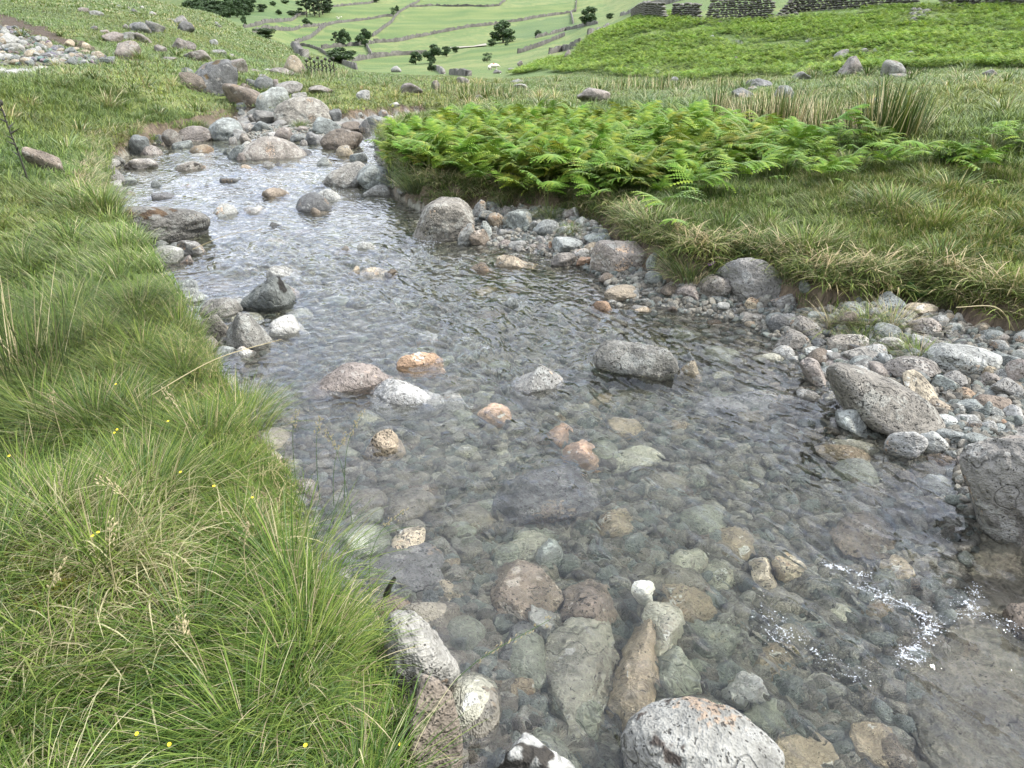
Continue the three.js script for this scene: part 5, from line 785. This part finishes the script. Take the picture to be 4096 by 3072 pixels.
  // thistles in a row beyond the heap
  for (let k = 0; k < 8; k++) { const p = hitPx('I', 1330 + k * 32, 215 + (k % 3) * 4), o = new THREE.Group(); if (!p) continue; o.position.copy(p); part(o, 'stem', tube([V(0, -0.1, 0), V(0.02, 0.3, 0), V(0.01, 0.5 + 0.1 * (k % 2), 0)], 0.02, 0.012, 6), DARK); const g = new THREE.IcosahedronGeometry(0.06, 1); g.translate(0.01, 0.52 + 0.1 * (k % 2), 0); part(o, 'seed_head', g, DARK); for (let m = 0; m < 3; m++) { const q = new THREE.ConeGeometry(0.035, 0.2, 4); q.translate(0, 0.08, 0); q.rotateZ(-1); q.rotateY(m * 2.1 + k); q.translate(0, 0.18 + 0.09 * m, 0); part(o, 'leaf', q, DARK); } add(o, 'thistle', 'small dark thistle in a row beyond the boulder heap', 'thistle', 'thistles beyond the boulder heap'); }
  // purple flowers
  for (const [x, y] of [[375, 318], [340, 352], [352, 345], [330, 358]]) { const p = hitPx('F', x, y, 0.1); if (!p) continue; const o = new THREE.Group(); o.position.set(p.x, p.y + 0.1, p.z); const st = new THREE.CylinderGeometry(0.0015, 0.002, 0.16, 5); st.translate(0, -0.08, 0); part(o, 'stem', st, GRN); for (let k = 0; k < 6; k++) { const g = new THREE.IcosahedronGeometry(0.008, 0); g.translate(0.012 * Math.cos(k * 1.05), 0.004 * (k % 2), 0.012 * Math.sin(k * 1.05)); part(o, 'petal', g, PURPLE); } add(o, 'purple_flower', 'small purple flower beside the two-tone boulder', 'flower', 'purple flowers beside the two-tone boulder'); }
  // broad-leaved plant under the turf
  { const p = hitPx('F', 1455, 580), o = new THREE.Group(); o.position.copy(p); const s = new THREE.Shape(); s.moveTo(0, 0); s.quadraticCurveTo(0.06, 0.03, 0.045, 0.11); s.quadraticCurveTo(0.02, 0.16, 0, 0.17); s.quadraticCurveTo(-0.02, 0.16, -0.045, 0.11); s.quadraticCurveTo(-0.06, 0.03, 0, 0); const g = new THREE.ExtrudeGeometry(s, { depth: 0.002, bevelEnabled: false, curveSegments: 6 }); g.translate(0, 0.03, 0);
    for (let k = 0; k < 6; k++) { const m = part(o, 'leaf', g, DOCK); m.rotation.set(-0.7 - 0.25 * (k % 2), k * 1.05, 0, 'YXZ'); m.position.y = 0.05; m.scale.setScalar(0.75 + 0.1 * (k % 3)); }
    part(o, 'stem', new THREE.CylinderGeometry(0.008, 0.012, 0.12, 6), GRN); add(o, 'broad_leaved_plant', 'low plant with broad rounded leaves under the overhanging turf', 'plant'); }
  // driftwood stub at the left brink
  { const p = hitPx('G', 1615, 900, 0.05), o = new THREE.Mesh(tube([V(0, -0.1, 0), V(0.01, 0, 0), V(0.03, 0.07, 0.01), V(0.05, 0.1, 0)], 0.022, 0.008, 10), DARK); o.position.copy(p); add(o, 'root_stub', 'dark broken root stub poking out of the left brink', 'root'); }
}
// foam on the broken water
{
  const r = rng(606), list = [], q = new THREE.Object3D();
  const streak = (s, pts, n, wid) => { const P = pts.map(([x, y]) => onPlane(...px(s, x, y), 0)); for (let k = 0; k < n; k++) { const t = r() * (P.length - 1), i = Math.floor(t), a = P[i].clone().lerp(P[i + 1], t - i), e = (r() + r() + r() - 1.5) * wid; const x = a.x + e + (r() - 0.5) * 0.03, z = a.z + (r() + r() - 1) * wid * 1.3; if (Math.abs(noise2(x * 11, z * 11) + 0.35 * noise2(x * 31, z * 31)) > 0.06 && r() > 0.1) continue; if (r() < 0.35) continue; list.push([x, wave(x, z) + 0.002, z, r() * 6.28, (0.0009 + 0.0019 * Math.pow(r(), 4)) * (0.7 + 0.2 * Math.hypot(x, z)), undefined, 0.5]); } };
  streak('E', [[700, 545], [640, 610], [600, 660], [500, 720], [455, 770]], 4590, 0.1); streak('E', [[640, 700], [560, 690], [470, 680]], 1122, 0.08); streak('E', [[840, 700], [850, 760]], 714, 0.07); streak('E', [[600, 580], [530, 560]], 306, 0.06);
  streak('H', [[1640, 390], [1740, 430], [1860, 460], [1900, 530]], 4590, 0.035); streak('H', [[1900, 500], [1840, 600], [1790, 650]], 4080, 0.03); streak('H', [[2050, 380], [2010, 470], [2110, 520], [2190, 560]], 2550, 0.03); streak('H', [[1520, 310], [1690, 355]], 1224, 0.016); streak('H', [[1400, 520], [1520, 640], [1690, 720]], 1326, 0.05); streak('H', [[1340, 460], [1400, 600]], 816, 0.07); streak('H', [[2000, 440], [1940, 500], [1860, 520]], 1530, 0.04);
  streak('L', [[760, 800], [900, 890], [1020, 920]], 816, 0.04); streak('L', [[1290, 430], [1340, 520]], 612, 0.04);
  streak('I', [[1280, 820], [1420, 880], [1540, 900]], 663, 0.15); streak('I', [[1340, 1140], [1560, 1180], [1720, 1230]], 765, 0.12); streak('I', [[1200, 1310], [1120, 1290]], 306, 0.08);
  const g = new THREE.IcosahedronGeometry(1, 1);
  instances('foam', g, new THREE.MeshPhysicalMaterial({ color: new THREE.Color().setRGB(0.7, 0.73, 0.76), roughness: 0.3, transmission: 0.45, thickness: 0 }), list, 'white foam and bubbles on the broken water', 'foam');
}
console.log('plants done');
// ------------------------------------------------------------------ walls, trees, sheep of the valley
{
  const stoneMat = M.grey.clone(); stoneMat.bumpScale = 0.05;
  const darkStone = new THREE.MeshStandardMaterial({ map: M.grey.map, bumpMap: M.grey.bumpMap, bumpScale: 0.06, roughness: 0.95, vertexColors: true });
  const coarse = (seed) => { const g = rockGeo(seed, 1, { p: 9, cuts: 8, bumpy: 0.04 }); return boxUV(g, 0.6, seed); };
  const pool = [1, 2, 3, 4, 5].map((k) => coarse(300 + k));
  const tinted = (g, t) => { const c = g.clone(), n = c.attributes.position.count, a = new Float32Array(n * 3); for (let i = 0; i < n; i++) a.set(t, i * 3); c.setAttribute('color', new THREE.BufferAttribute(a, 3)); return c; };
  // ruined dry-stone wall above the bracken: every stone is built, too small to pick apart
  function ruin(s, foot, hgt, slopeL, slopeR, label) {
    const P = foot.map(([x, y]) => hitPx(s, x, y, 0, 30)), r = rng(foot[0][0]), gs = [], cope = [], len = [0];
    for (let i = 1; i < P.length; i++) len.push(len[i - 1] + Math.hypot(P[i].x - P[i - 1].x, P[i].z - P[i - 1].z));
    const total = len[len.length - 1], at = (u) => { let i = 1; while (i < P.length - 1 && len[i] < u) i++; const t = (u - len[i - 1]) / (len[i] - len[i - 1]); return P[i - 1].clone().lerp(P[i], t); };
    const dir = (u) => { const a = at(Math.max(0, u - 0.5)), b = at(Math.min(total, u + 0.5)); return Math.atan2(-(b.z - a.z), b.x - a.x); };
    const c0 = 0.15, rows = Math.round(hgt / c0);
    for (let k = 0; k < rows; k++) {
      const u0 = slopeL * k / rows, u1 = total - slopeR * k / rows;
      for (let u = u0; u < u1;) { const w = 0.22 + 0.4 * r(), p = at(Math.min(u + w / 2, total)), top = k === rows - 1, v = 0.75 + 0.4 * r(), g = tinted(pool[Math.floor(r() * 5)], [v, v * 0.98, v * 0.94]); g.scale(w * 1.06, top ? 0.24 : c0 * (1.05 + 0.25 * r()), 0.6 - 0.15 * k / rows); g.rotateY(dir(u) + (r() - 0.5) * 0.14); g.rotateZ((r() - 0.5) * 0.1); g.translate(p.x, groundH(p.x, p.z) - 0.1 + c0 * (k + 0.5) + (r() - 0.5) * 0.04 + (top ? 0.05 * r() : 0), p.z); (top ? cope : gs).push(g); u += w; }
    }
    for (let k = 0; k < 16; k++) { const e = r() < 0.5, p = at(e ? slopeL * 0.3 * r() : total - slopeR * 0.3 * r()), g = tinted(pool[Math.floor(r() * 5)], [0.95, 0.93, 0.9]), w = 0.2 + 0.3 * r(), x = p.x + (r() - 0.5) * 2, z = p.z + 0.4 + 1.6 * r(); g.scale(w, w * 0.6, w * 0.8); g.rotateY(r() * 6); g.translate(x, groundH(x, z) + 0.05, z); gs.push(g); }
    const o = new THREE.Group(); part(o, 'stone_courses', mergeGeometries(gs), darkStone).userData.kind = 'stuff'; part(o, 'cope_stones', mergeGeometries(cope), darkStone).userData.kind = 'stuff';
    add(o, 'drystone_wall', label, 'wall');
  }
  ruin('C', [[-105, 118], [-20, 115], [90, 130]], 1.3, 0.3, 0.9, 'short ruined length of drystone wall at the left end of the bracken crest');
  ruin('C', [[118, 115], [200, 113], [292, 118]], 1.15, 0.3, 0.4, 'shortest stub of the ruined drystone wall between two gaps');
  ruin('C', [[318, 122], [500, 118], [735, 108]], 1.5, 0.4, 0.7, 'long piece of ruined drystone wall with upright right end');
  ruin('C', [[745, 92], [950, 62], [1250, 45], [1590, 35]], 1.7, 1.6, 0.6, 'longest piece of ruined drystone wall climbing from the bracken');
  ruin('C', [[1695, 52], [1850, 30], [2050, 40], [2260, 62]], 1.7, 0.8, 0.5, 'tall piece of drystone wall right of the tumbled gap');
  { const r = rng(12); for (let k = 0; k < 34; k++) { const t = r(), p = hitPx('C', lerp(1620, 1540, t) + (r() - 0.5) * 110, lerp(45, 150, t), 0, 30); if (!p) continue; const m = new THREE.Mesh(pool[k % 5], stoneMat), w = 0.25 + 0.45 * r(); m.scale.set(w, w * 0.65, w * 0.8); m.rotation.set(r(), r() * 6, r()); m.position.set(p.x, p.y + w * 0.12, p.z); add(m, 'tumbled_stone', 'stone tumbled from the gap in the ruined wall', 'stone', 'stones tumbled from the wall gap'); } }
  // field walls across the valley
  function wall(s, pts, h, label, from = 85, tone = 0.62) {
    const P = pts.map(([x, y]) => hitPx(s, x, y, 0, from)).filter(Boolean); if (P.length < 2) return;
    const pos = [], col = [], uv = [], idx = [], r = rng(pts[0][0] * 3 + pts[0][1]); let run = 0, prev = null, n = 0;
    for (let i = 0; i + 1 < P.length; i++) { const L = P[i].distanceTo(P[i + 1]), steps = Math.max(2, Math.round(L / 1.5));
      for (let k = i ? 1 : 0; k <= steps; k++) { const p = P[i].clone().lerp(P[i + 1], k / steps), dx = P[i + 1].x - P[i].x, dz = P[i + 1].z - P[i].z, l = Math.hypot(dx, dz), nx = -dz / l, nz = dx / l, y = groundH(p.x, p.z) - 0.5, hh = h * (0.55 + 0.42 * r()) + (r() < 0.08 ? -0.35 * h : 0) + 0.5; if (prev) run += prev.distanceTo(p); prev = p;
        for (const [w, v] of [[-0.36, 0], [-0.24, hh], [0.24, hh], [0.36, 0]]) { const j = (r() - 0.5) * 0.2; pos.push(p.x + nx * (w + j), y + v, p.z + nz * (w + j)); const q = tone * (0.5 + 0.8 * r()); col.push(q, q * 0.98, q * 0.93); uv.push(run * 0.4, (v + w) * 0.4); }
        if (n) { const b = n * 4; for (let e = 0; e < 3; e++) idx.push(b + e - 4, b + e, b + e - 3, b + e, b + e + 1, b + e - 3); } n++; } }
    { const b = (n - 1) * 4; idx.push(0, 1, 2, 0, 2, 3, b, b + 2, b + 1, b, b + 3, b + 2); }
    const g = new THREE.BufferGeometry(); g.setAttribute('position', new THREE.Float32BufferAttribute(pos, 3)); g.setAttribute('color', new THREE.Float32BufferAttribute(col, 3)); g.setAttribute('uv', new THREE.Float32BufferAttribute(uv, 2)); g.setIndex(idx); g.computeVertexNormals();
    add(new THREE.Mesh(g, darkStone), 'field_wall', label, 'wall');
  }
  wall('B', [[310, 272], [450, 265], [560, 240], [740, 205], [900, 175], [1000, 165], [1250, 132], [1480, 92], [1580, 75]], 1.7, 'longest grey field wall curving across the valley side');
  wall('B', [[-40, 185], [0, 168], [60, 150], [150, 138], [300, 120], [380, 105], [430, 105]], 1.7, 'field wall below the sheep, ending at two small trees');
  wall('B', [[30, 48], [120, 38], [200, 30], [330, 8]], 1.8, 'field wall running up from the dark conifers');
  wall('B', [[300, 232], [340, 205], [400, 160], [440, 112], [470, 80], [530, 45], [600, 0]], 1.7, 'field wall climbing the hillside diagonally past two small trees');
  wall('B', [[540, 45], [620, 42], [700, 36], [850, 42], [1000, 44], [1100, 38], [1140, 2]], 1.7, 'field wall along the top of the large pasture');
  wall('B', [[1590, 0], [1584, 75]], 1.6, 'field wall going straight up from the end of the longest wall'); wall('B', [[1552, 85], [1568, 152]], 1.6, 'pale field wall dropping below the longest wall', 85, 0.95);
  wall('B', [[-20, 310], [60, 300], [150, 292], [250, 282], [310, 274]], 1.5, 'field wall behind the group of three valley trees'); wall('B', [[175, 388], [300, 368], [430, 352], [560, 346], [640, 342]], 1.6, 'field wall along the top of the valley floor meadow'); wall('B', [[262, 290], [278, 325], [294, 358]], 1.6, 'short pale wall linking two field walls below a tree', 85, 0.95);
  wall('B', [[1222, 338], [1360, 292], [1510, 228]], 1.3, 'dark wall along the foot of the narrow pasture', 85, 0.45); wall('B', [[1330, 242], [1430, 218], [1520, 192], [1620, 172], [1720, 152]], 1.3, 'broken wall along the top of the narrow pasture'); wall('B', [[1420, 342], [1500, 322], [1610, 286]], 1.1, 'low wall at the left edge of the bracken slope', 50); wall('B', [[1670, 252], [1720, 216], [1790, 176]], 1.0, 'tumbled wall below the ruined wall crest', 50, 0.8);
  wall('B', [[1870, 98], [1960, 72], [2050, 52], [2212, 12], [2330, -20]], 1.0, 'distant wall over the crest behind the ruined wall', 72, 0.9);
  wall('A', [[1540, 178], [1640, 160], [1760, 140], [1880, 102], [1935, 90]], 1.8, 'field wall under the wooded hillside'); wall('A', [[1600, 208], [1760, 190], [1900, 176], [2060, 160]], 1.7, 'field wall crossing above the left spur'); wall('A', [[1868, 275], [1960, 242], [2020, 195], [2062, 165]], 1.7, 'field wall slanting down to the left spur');
  wall('A', [[1890, 288], [1960, 298], [2020, 318], [2060, 345], [2110, 375], [2170, 405], [2250, 440]], 1.1, 'dark stone wall running down the left spur', 40, 0.6); wall('A', [[1770, 283], [1820, 305], [1880, 340], [1930, 370]], 0.8, 'low tumbled wall below the spur wall', 40, 0.7);
  wall('M', [[1400, 405], [1480, 415], [1590, 425]], 0.8, 'ruined fold wall on the valley lip', 60, 0.6); wall('M', [[1210, 350], [1260, 370], [1310, 405]], 0.8, 'pale curved ruined wall beside a small tree', 60, 1.0);
  { const P = [[1285, 125], [1400, 115], [1500, 110], [1640, 103], [1780, 75], [1790, 98], [1650, 112], [1500, 124], [1380, 130]].map(([x, y]) => hitPx('M', x, y, 0, 85)); const s = new THREE.Shape(P.map((p) => new THREE.Vector2(p.x, p.z))); const g = new THREE.ShapeGeometry(s), A = g.attributes.position; for (let i = 0; i < A.count; i++) { const x = A.getX(i), z = A.getY(i); A.setXYZ(i, x, groundH(x, z) + 0.35, z); } g.computeVertexNormals(); const o = new THREE.Mesh(g, new THREE.MeshStandardMaterial({ color: new THREE.Color().setRGB(0.27, 0.25, 0.2), side: THREE.DoubleSide, roughness: 1 })); add(o, 'eroded_river_bank', 'pale eroded gravel bank of the valley river', 'bank', null, 'structure'); }

  // trees
  const BARK = new THREE.MeshStandardMaterial({ color: new THREE.Color().setRGB(0.07, 0.055, 0.04), roughness: 0.95 }), LEAF = new THREE.MeshPhysicalMaterial({ vertexColors: true, roughness: 0.85, transmission: 0.2, thickness: 0, side: THREE.DoubleSide });
  function treeParts(seed, kind) { // unit height 1
    const r = rng(seed), limbs = [], pos = [], col = [], nor = [], lobes = [];
    const limb = (a, b, r0, r1) => { const d = b.clone().sub(a), g = new THREE.CylinderGeometry(r1, r0, d.length(), 6, 1); g.translate(0, d.length() / 2, 0); g.applyQuaternion(new THREE.Quaternion().setFromUnitVectors(new THREE.Vector3(0, 1, 0), d.normalize())); g.translate(a.x, a.y, a.z); limbs.push(g); };
    const V = (x, y, z) => new THREE.Vector3(x, y, z), con = kind === 'pine';
    limb(V(0, -0.06, 0), V(0.01, 0.4, 0), 0.035, 0.024); limb(V(0.01, 0.4, 0), V(0, con ? 0.95 : 0.75, 0.01), 0.024, 0.006);
    const nl = con ? 9 : 11;
    for (let k = 0; k < nl; k++) { const a = k * 2.4 + r(), f = k / nl, y = con ? 0.3 + 0.62 * f : 0.18 + 0.62 * r(), q = con ? 0.3 * (1 - f) + 0.06 : 0.14 + 0.2 * r(), c = V(q * Math.cos(a), y, q * Math.sin(a)); limb(V(0, y - 0.12, 0), c, 0.014, 0.004); lobes.push([c, con ? 0.13 : 0.15 + 0.08 * r(), con ? 0.05 : 0.15]); }
    if (!con) lobes.push([V(0, 0.84, 0), 0.17, 0.14]);
    const n = kind === 'sparse' ? 900 : 2600;
    for (let k = 0; k < n; k++) { const [c, ra, rb] = lobes[Math.floor(r() * lobes.length)], u = r() * 2 - 1, a = r() * 6.283, q = Math.sqrt(1 - u * u), rr = Math.pow(r(), 0.35), p = V(c.x + ra * rr * q * Math.cos(a), c.y + rb * rr * u, c.z + ra * rr * q * Math.sin(a)), s = 0.026 + 0.024 * r(), e1 = V(r() - 0.5, r() - 0.5, r() - 0.5).normalize().multiplyScalar(s), e2 = V(r() - 0.5, (r() - 0.5) * 0.6, r() - 0.5).normalize().multiplyScalar(s), t = 0.55 + 0.9 * r(), cc = kind === 'pine' ? [0.04 * t, 0.07 * t, 0.026 * t] : kind === 'bush' ? [0.05 * t, 0.095 * t, 0.026 * t] : [0.052 * t, 0.098 * t, 0.03 * t];
      for (const v of [p.clone().sub(e1), p.clone().add(e2), p.clone().add(e1)]) { pos.push(v.x, v.y, v.z); col.push(...cc); } for (const v of [p.clone().sub(e1), p.clone().add(e1), p.clone().sub(e2)]) { pos.push(v.x, v.y, v.z); col.push(...cc); } }
    const g = new THREE.BufferGeometry(); g.setAttribute('position', new THREE.Float32BufferAttribute(pos, 3)); g.setAttribute('color', new THREE.Float32BufferAttribute(col, 3)); g.computeVertexNormals();
    return [mergeGeometries(limbs), g];
  }
  const kinds = { oak: [treeParts(1, 'oak'), treeParts(2, 'oak'), treeParts(3, 'oak')], pine: [treeParts(4, 'pine'), treeParts(5, 'pine')], sparse: [treeParts(6, 'sparse')], bush: [treeParts(7, 'bush'), treeParts(8, 'bush')] };
  let nt = 0;
  function tree(s, x, y, w, h, kind, label, group, from = 85) {
    const p = hitPx(s, x, y, 0, from); if (!p) return; const k = SHEET[s][2] / 4, zd = -p.z * CP + (EYE - p.y) * SP, hh = h * k * zd / F, ww = w * k * zd / F, [tr, cr] = kinds[kind][nt++ % kinds[kind].length], o = new THREE.Group();
    part(o, 'trunk', tr, BARK); part(o, 'crown', cr, LEAF); o.position.copy(p); o.scale.set(ww / 0.7, hh, ww / 0.7); o.rotation.y = nt * 1.9; add(o, kind === 'bush' ? 'shrub' : kind === 'pine' ? 'pine_tree' : 'tree', label, kind === 'bush' ? 'shrub' : 'tree', group);
  }
  tree('B', 70, 297, 52, 95, 'pine', 'thin bare-limbed pine beside two valley trees'); tree('B', 122, 293, 72, 102, 'oak', 'dark rounded tree next to the thin pine'); tree('B', 255, 292, 88, 105, 'oak', 'round dark tree at the wall junction in the valley'); tree('B', 100, 400, 160, 95, 'bush', 'broad dark bushy tree behind the left spur');
  tree('B', 575, 408, 76, 78, 'oak', 'tree left of the stream in the valley bottom'); tree('B', 690, 398, 108, 112, 'oak', 'largest tree by the stream in the valley bottom'); tree('B', 675, 452, 46, 62, 'oak', 'small tree in front of the valley bottom trees'); tree('B', 770, 358, 56, 62, 'oak', 'tree right of the valley stream'); tree('B', 825, 332, 40, 36, 'bush', 'small shrub by the pale river bank');
  tree('B', 1125, 270, 130, 132, 'oak', 'big dark tree above the narrow pasture'); tree('B', 1055, 292, 54, 42, 'bush', 'dark shrub at the foot of the big dark tree'); tree('B', 1150, 290, 26, 42, 'sparse', 'thin sapling in front of the big dark tree'); tree('B', 1665, 158, 98, 108, 'oak', 'dark tree standing beyond the bracken crest'); tree('B', 1345, 232, 42, 40, 'bush', 'lone dark shrub on the rough slope'); tree('B', 1025, 392, 52, 56, 'sparse', 'small thorn tree among rocks above the valley bottom', undefined, 60);
  tree('B', 432, 98, 36, 48, 'sparse', 'lower of two small trees on the diagonal wall'); tree('B', 456, 82, 24, 44, 'oak', 'upper of two small trees on the diagonal wall'); tree('A', 1938, 168, 52, 50, 'oak', 'small tree on the field wall below the dark wood'); tree('A', 1680, 240, 110, 58, 'bush', 'grey-green shrub peeping over the left spur', undefined, 85);
  const WD = 'trees of the wood under the hillside', WL = 'dark tree in the clump at the top of the field wall';
  for (const [x, y, w, h] of [[1940, 108, 80, 120], [1990, 100, 90, 140], [2040, 92, 90, 120], [2080, 80, 60, 90], [1960, 95, 60, 110], [2020, 108, 70, 80]]) tree('A', x, y, w, h, 'pine', WL, WD);
  { const r = rng(88); for (let k = 0; k < 22; k++) tree('A', 1200 + 400 * r(), 40 + 95 * r(), 60 + 60 * r(), 45 + 45 * r(), 'oak', 'dark tree scattered on the steep wooded hillside', 'trees of the wooded hillside', 100); for (let k = 0; k < 10; k++) tree('A', 1600 + 300 * r(), 20 + 80 * r(), 26 + 26 * r(), 18 + 16 * r(), 'bush', 'shrub dotted on the steep green hillside', 'shrubs of the steep hillside', 100); }
  for (const [x, y, w, h] of [[1470, 100, 90, 90], [1500, 110, 80, 100], [1545, 160, 30, 60]]) tree('A', x, y, w, h, 'oak', 'dark tree at the lower edge of the wooded hillside', 'trees at the edge of the wooded hillside', 100);
  tree('B', 15, 78, 60, 60, 'oak', 'dark tree at the left end of the upper field wall'); tree('B', 325, 14, 50, 60, 'oak', 'dark tree topping the upper field wall'); tree('B', 1800, 120, 46, 34, 'bush', 'low shrub beyond the bracken crest');
  // sheep
  const WOOL = new THREE.MeshStandardMaterial({ color: new THREE.Color().setRGB(0.6, 0.57, 0.5), roughness: 1 }), FACE = new THREE.MeshStandardMaterial({ color: new THREE.Color().setRGB(0.5, 0.46, 0.4), roughness: 1 }), SMIT = new THREE.MeshStandardMaterial({ color: new THREE.Color().setRGB(0.5, 0.06, 0.03), roughness: 1 });
  function sheep(s, x, y, red, label, group, from, yaw) {
    const p = hitPx(s, x, y, 0, from); if (!p) return; const o = new THREE.Group(); o.position.copy(p); o.rotation.y = yaw;
    const bones = [[[-0.4, 0.62, 0], [0.35, 0.66, 0], 0.25, 0.23], [[0.35, 0.66, 0], [0.58, 0.72, 0], 0.17, 0.11], [[0.58, 0.72, 0], [0.76, 0.56, 0], 0.1, 0.06]];
    const bodyPts = []; const prof = [[-0.66, 0.02], [-0.6, 0.17], [-0.4, 0.25], [0, 0.27], [0.3, 0.25], [0.45, 0.18], [0.6, 0.12], [0.72, 0.09], [0.82, 0.05], [0.86, 0.01]].map(([a, b]) => new THREE.Vector2(b, a)); const g = new THREE.LatheGeometry(prof, 12); g.rotateZ(-Math.PI / 2); const A = g.attributes.position; for (let i = 0; i < A.count; i++) { const X = A.getX(i); const k = 1 + 0.06 * noise3(X * 9, A.getY(i) * 9, A.getZ(i) * 9); A.setXYZ(i, X, A.getY(i) * k + 0.64 + (X > 0.6 ? -(X - 0.6) * 0.7 : X > 0.4 ? (X - 0.4) * 0.4 : 0), A.getZ(i) * k * (X > 0.45 ? 1 : 0.85)); }
    const legs = []; for (const [lx, lz] of [[-0.4, 0.12], [-0.4, -0.12], [0.3, 0.12], [0.3, -0.12]]) { const c = new THREE.CylinderGeometry(0.045, 0.028, 0.5, 6); c.translate(lx, 0.24, lz); legs.push(c); }
    g.computeVertexNormals(); part(o, 'body', mergeGeometries([g, ...legs]), WOOL);
    if (red) { const m = new THREE.SphereGeometry(0.16, 8, 6); m.scale(1, 0.5, 1); m.translate(-0.1, 0.86, 0); part(o, 'paint_mark', m, SMIT); }
    add(o, 'sheep', label, 'sheep', group);
  }
  sheep('M', 1822, 385, false, 'white sheep without paint mark near the grey rock', undefined, 105, 1.4); sheep('M', 1872, 368, true, 'white sheep with red paint on its back', undefined, 105, 0.3);
  for (const [x, y] of [[97, 117], [112, 117], [124, 114], [104, 124]]) sheep('B', x - 20, y, false, 'pale sheep grazing in the upper pasture', 'sheep in the upper pasture', 100, x);
}
// scree beside the path
{
  const r = rng(515), pool = [1, 2, 3, 4].map((k) => { const g = rockGeo(6000 + k, 4, { p: 16, cuts: 9 }); g.scale(1, 0.7, 0.85); return boxUV(g, 0.6, k); }), xs = SCREE.map((p) => p[0]), zs = SCREE.map((p) => p[1]);
  let n = 0; const list = [];
  for (let k = 0; k < 20000 && list.length < 900; k++) { const x = lerp(Math.min(...xs), Math.max(...xs), r()), z = lerp(Math.min(...zs), Math.max(...zs), r()); if (!inPoly(SCREE, x, z)) continue; const w = 0.08 + 0.22 * r() * r();
    if (n < 60 && w > 0.2) { const kind = ['pale', 'slate', 'pale', 'tan'][n % 4], m = new THREE.Mesh(pool[n % 4], M[kind]); m.scale.setScalar(w * 1.3); m.rotation.set(r(), r() * 6, r()); m.position.set(x, groundH(x, z) + w * 0.25, z); add(m, 'scree_stone', `${WORD[kind]} loose stone on the scree beside the path`, 'stone', 'loose scree stones'); n++; }
    else list.push([x, groundH(x, z) + w * 0.15, z, r() * 6, w, [0.5 + 0.3 * r(), 0.51 + 0.3 * r(), 0.5 + 0.3 * r()]]); }
  instances('scree', pool[0], M.pale, list, 'small broken grey stones of the scree', 'scree');
}
console.log('far done');
renderer.render(scene, camera);
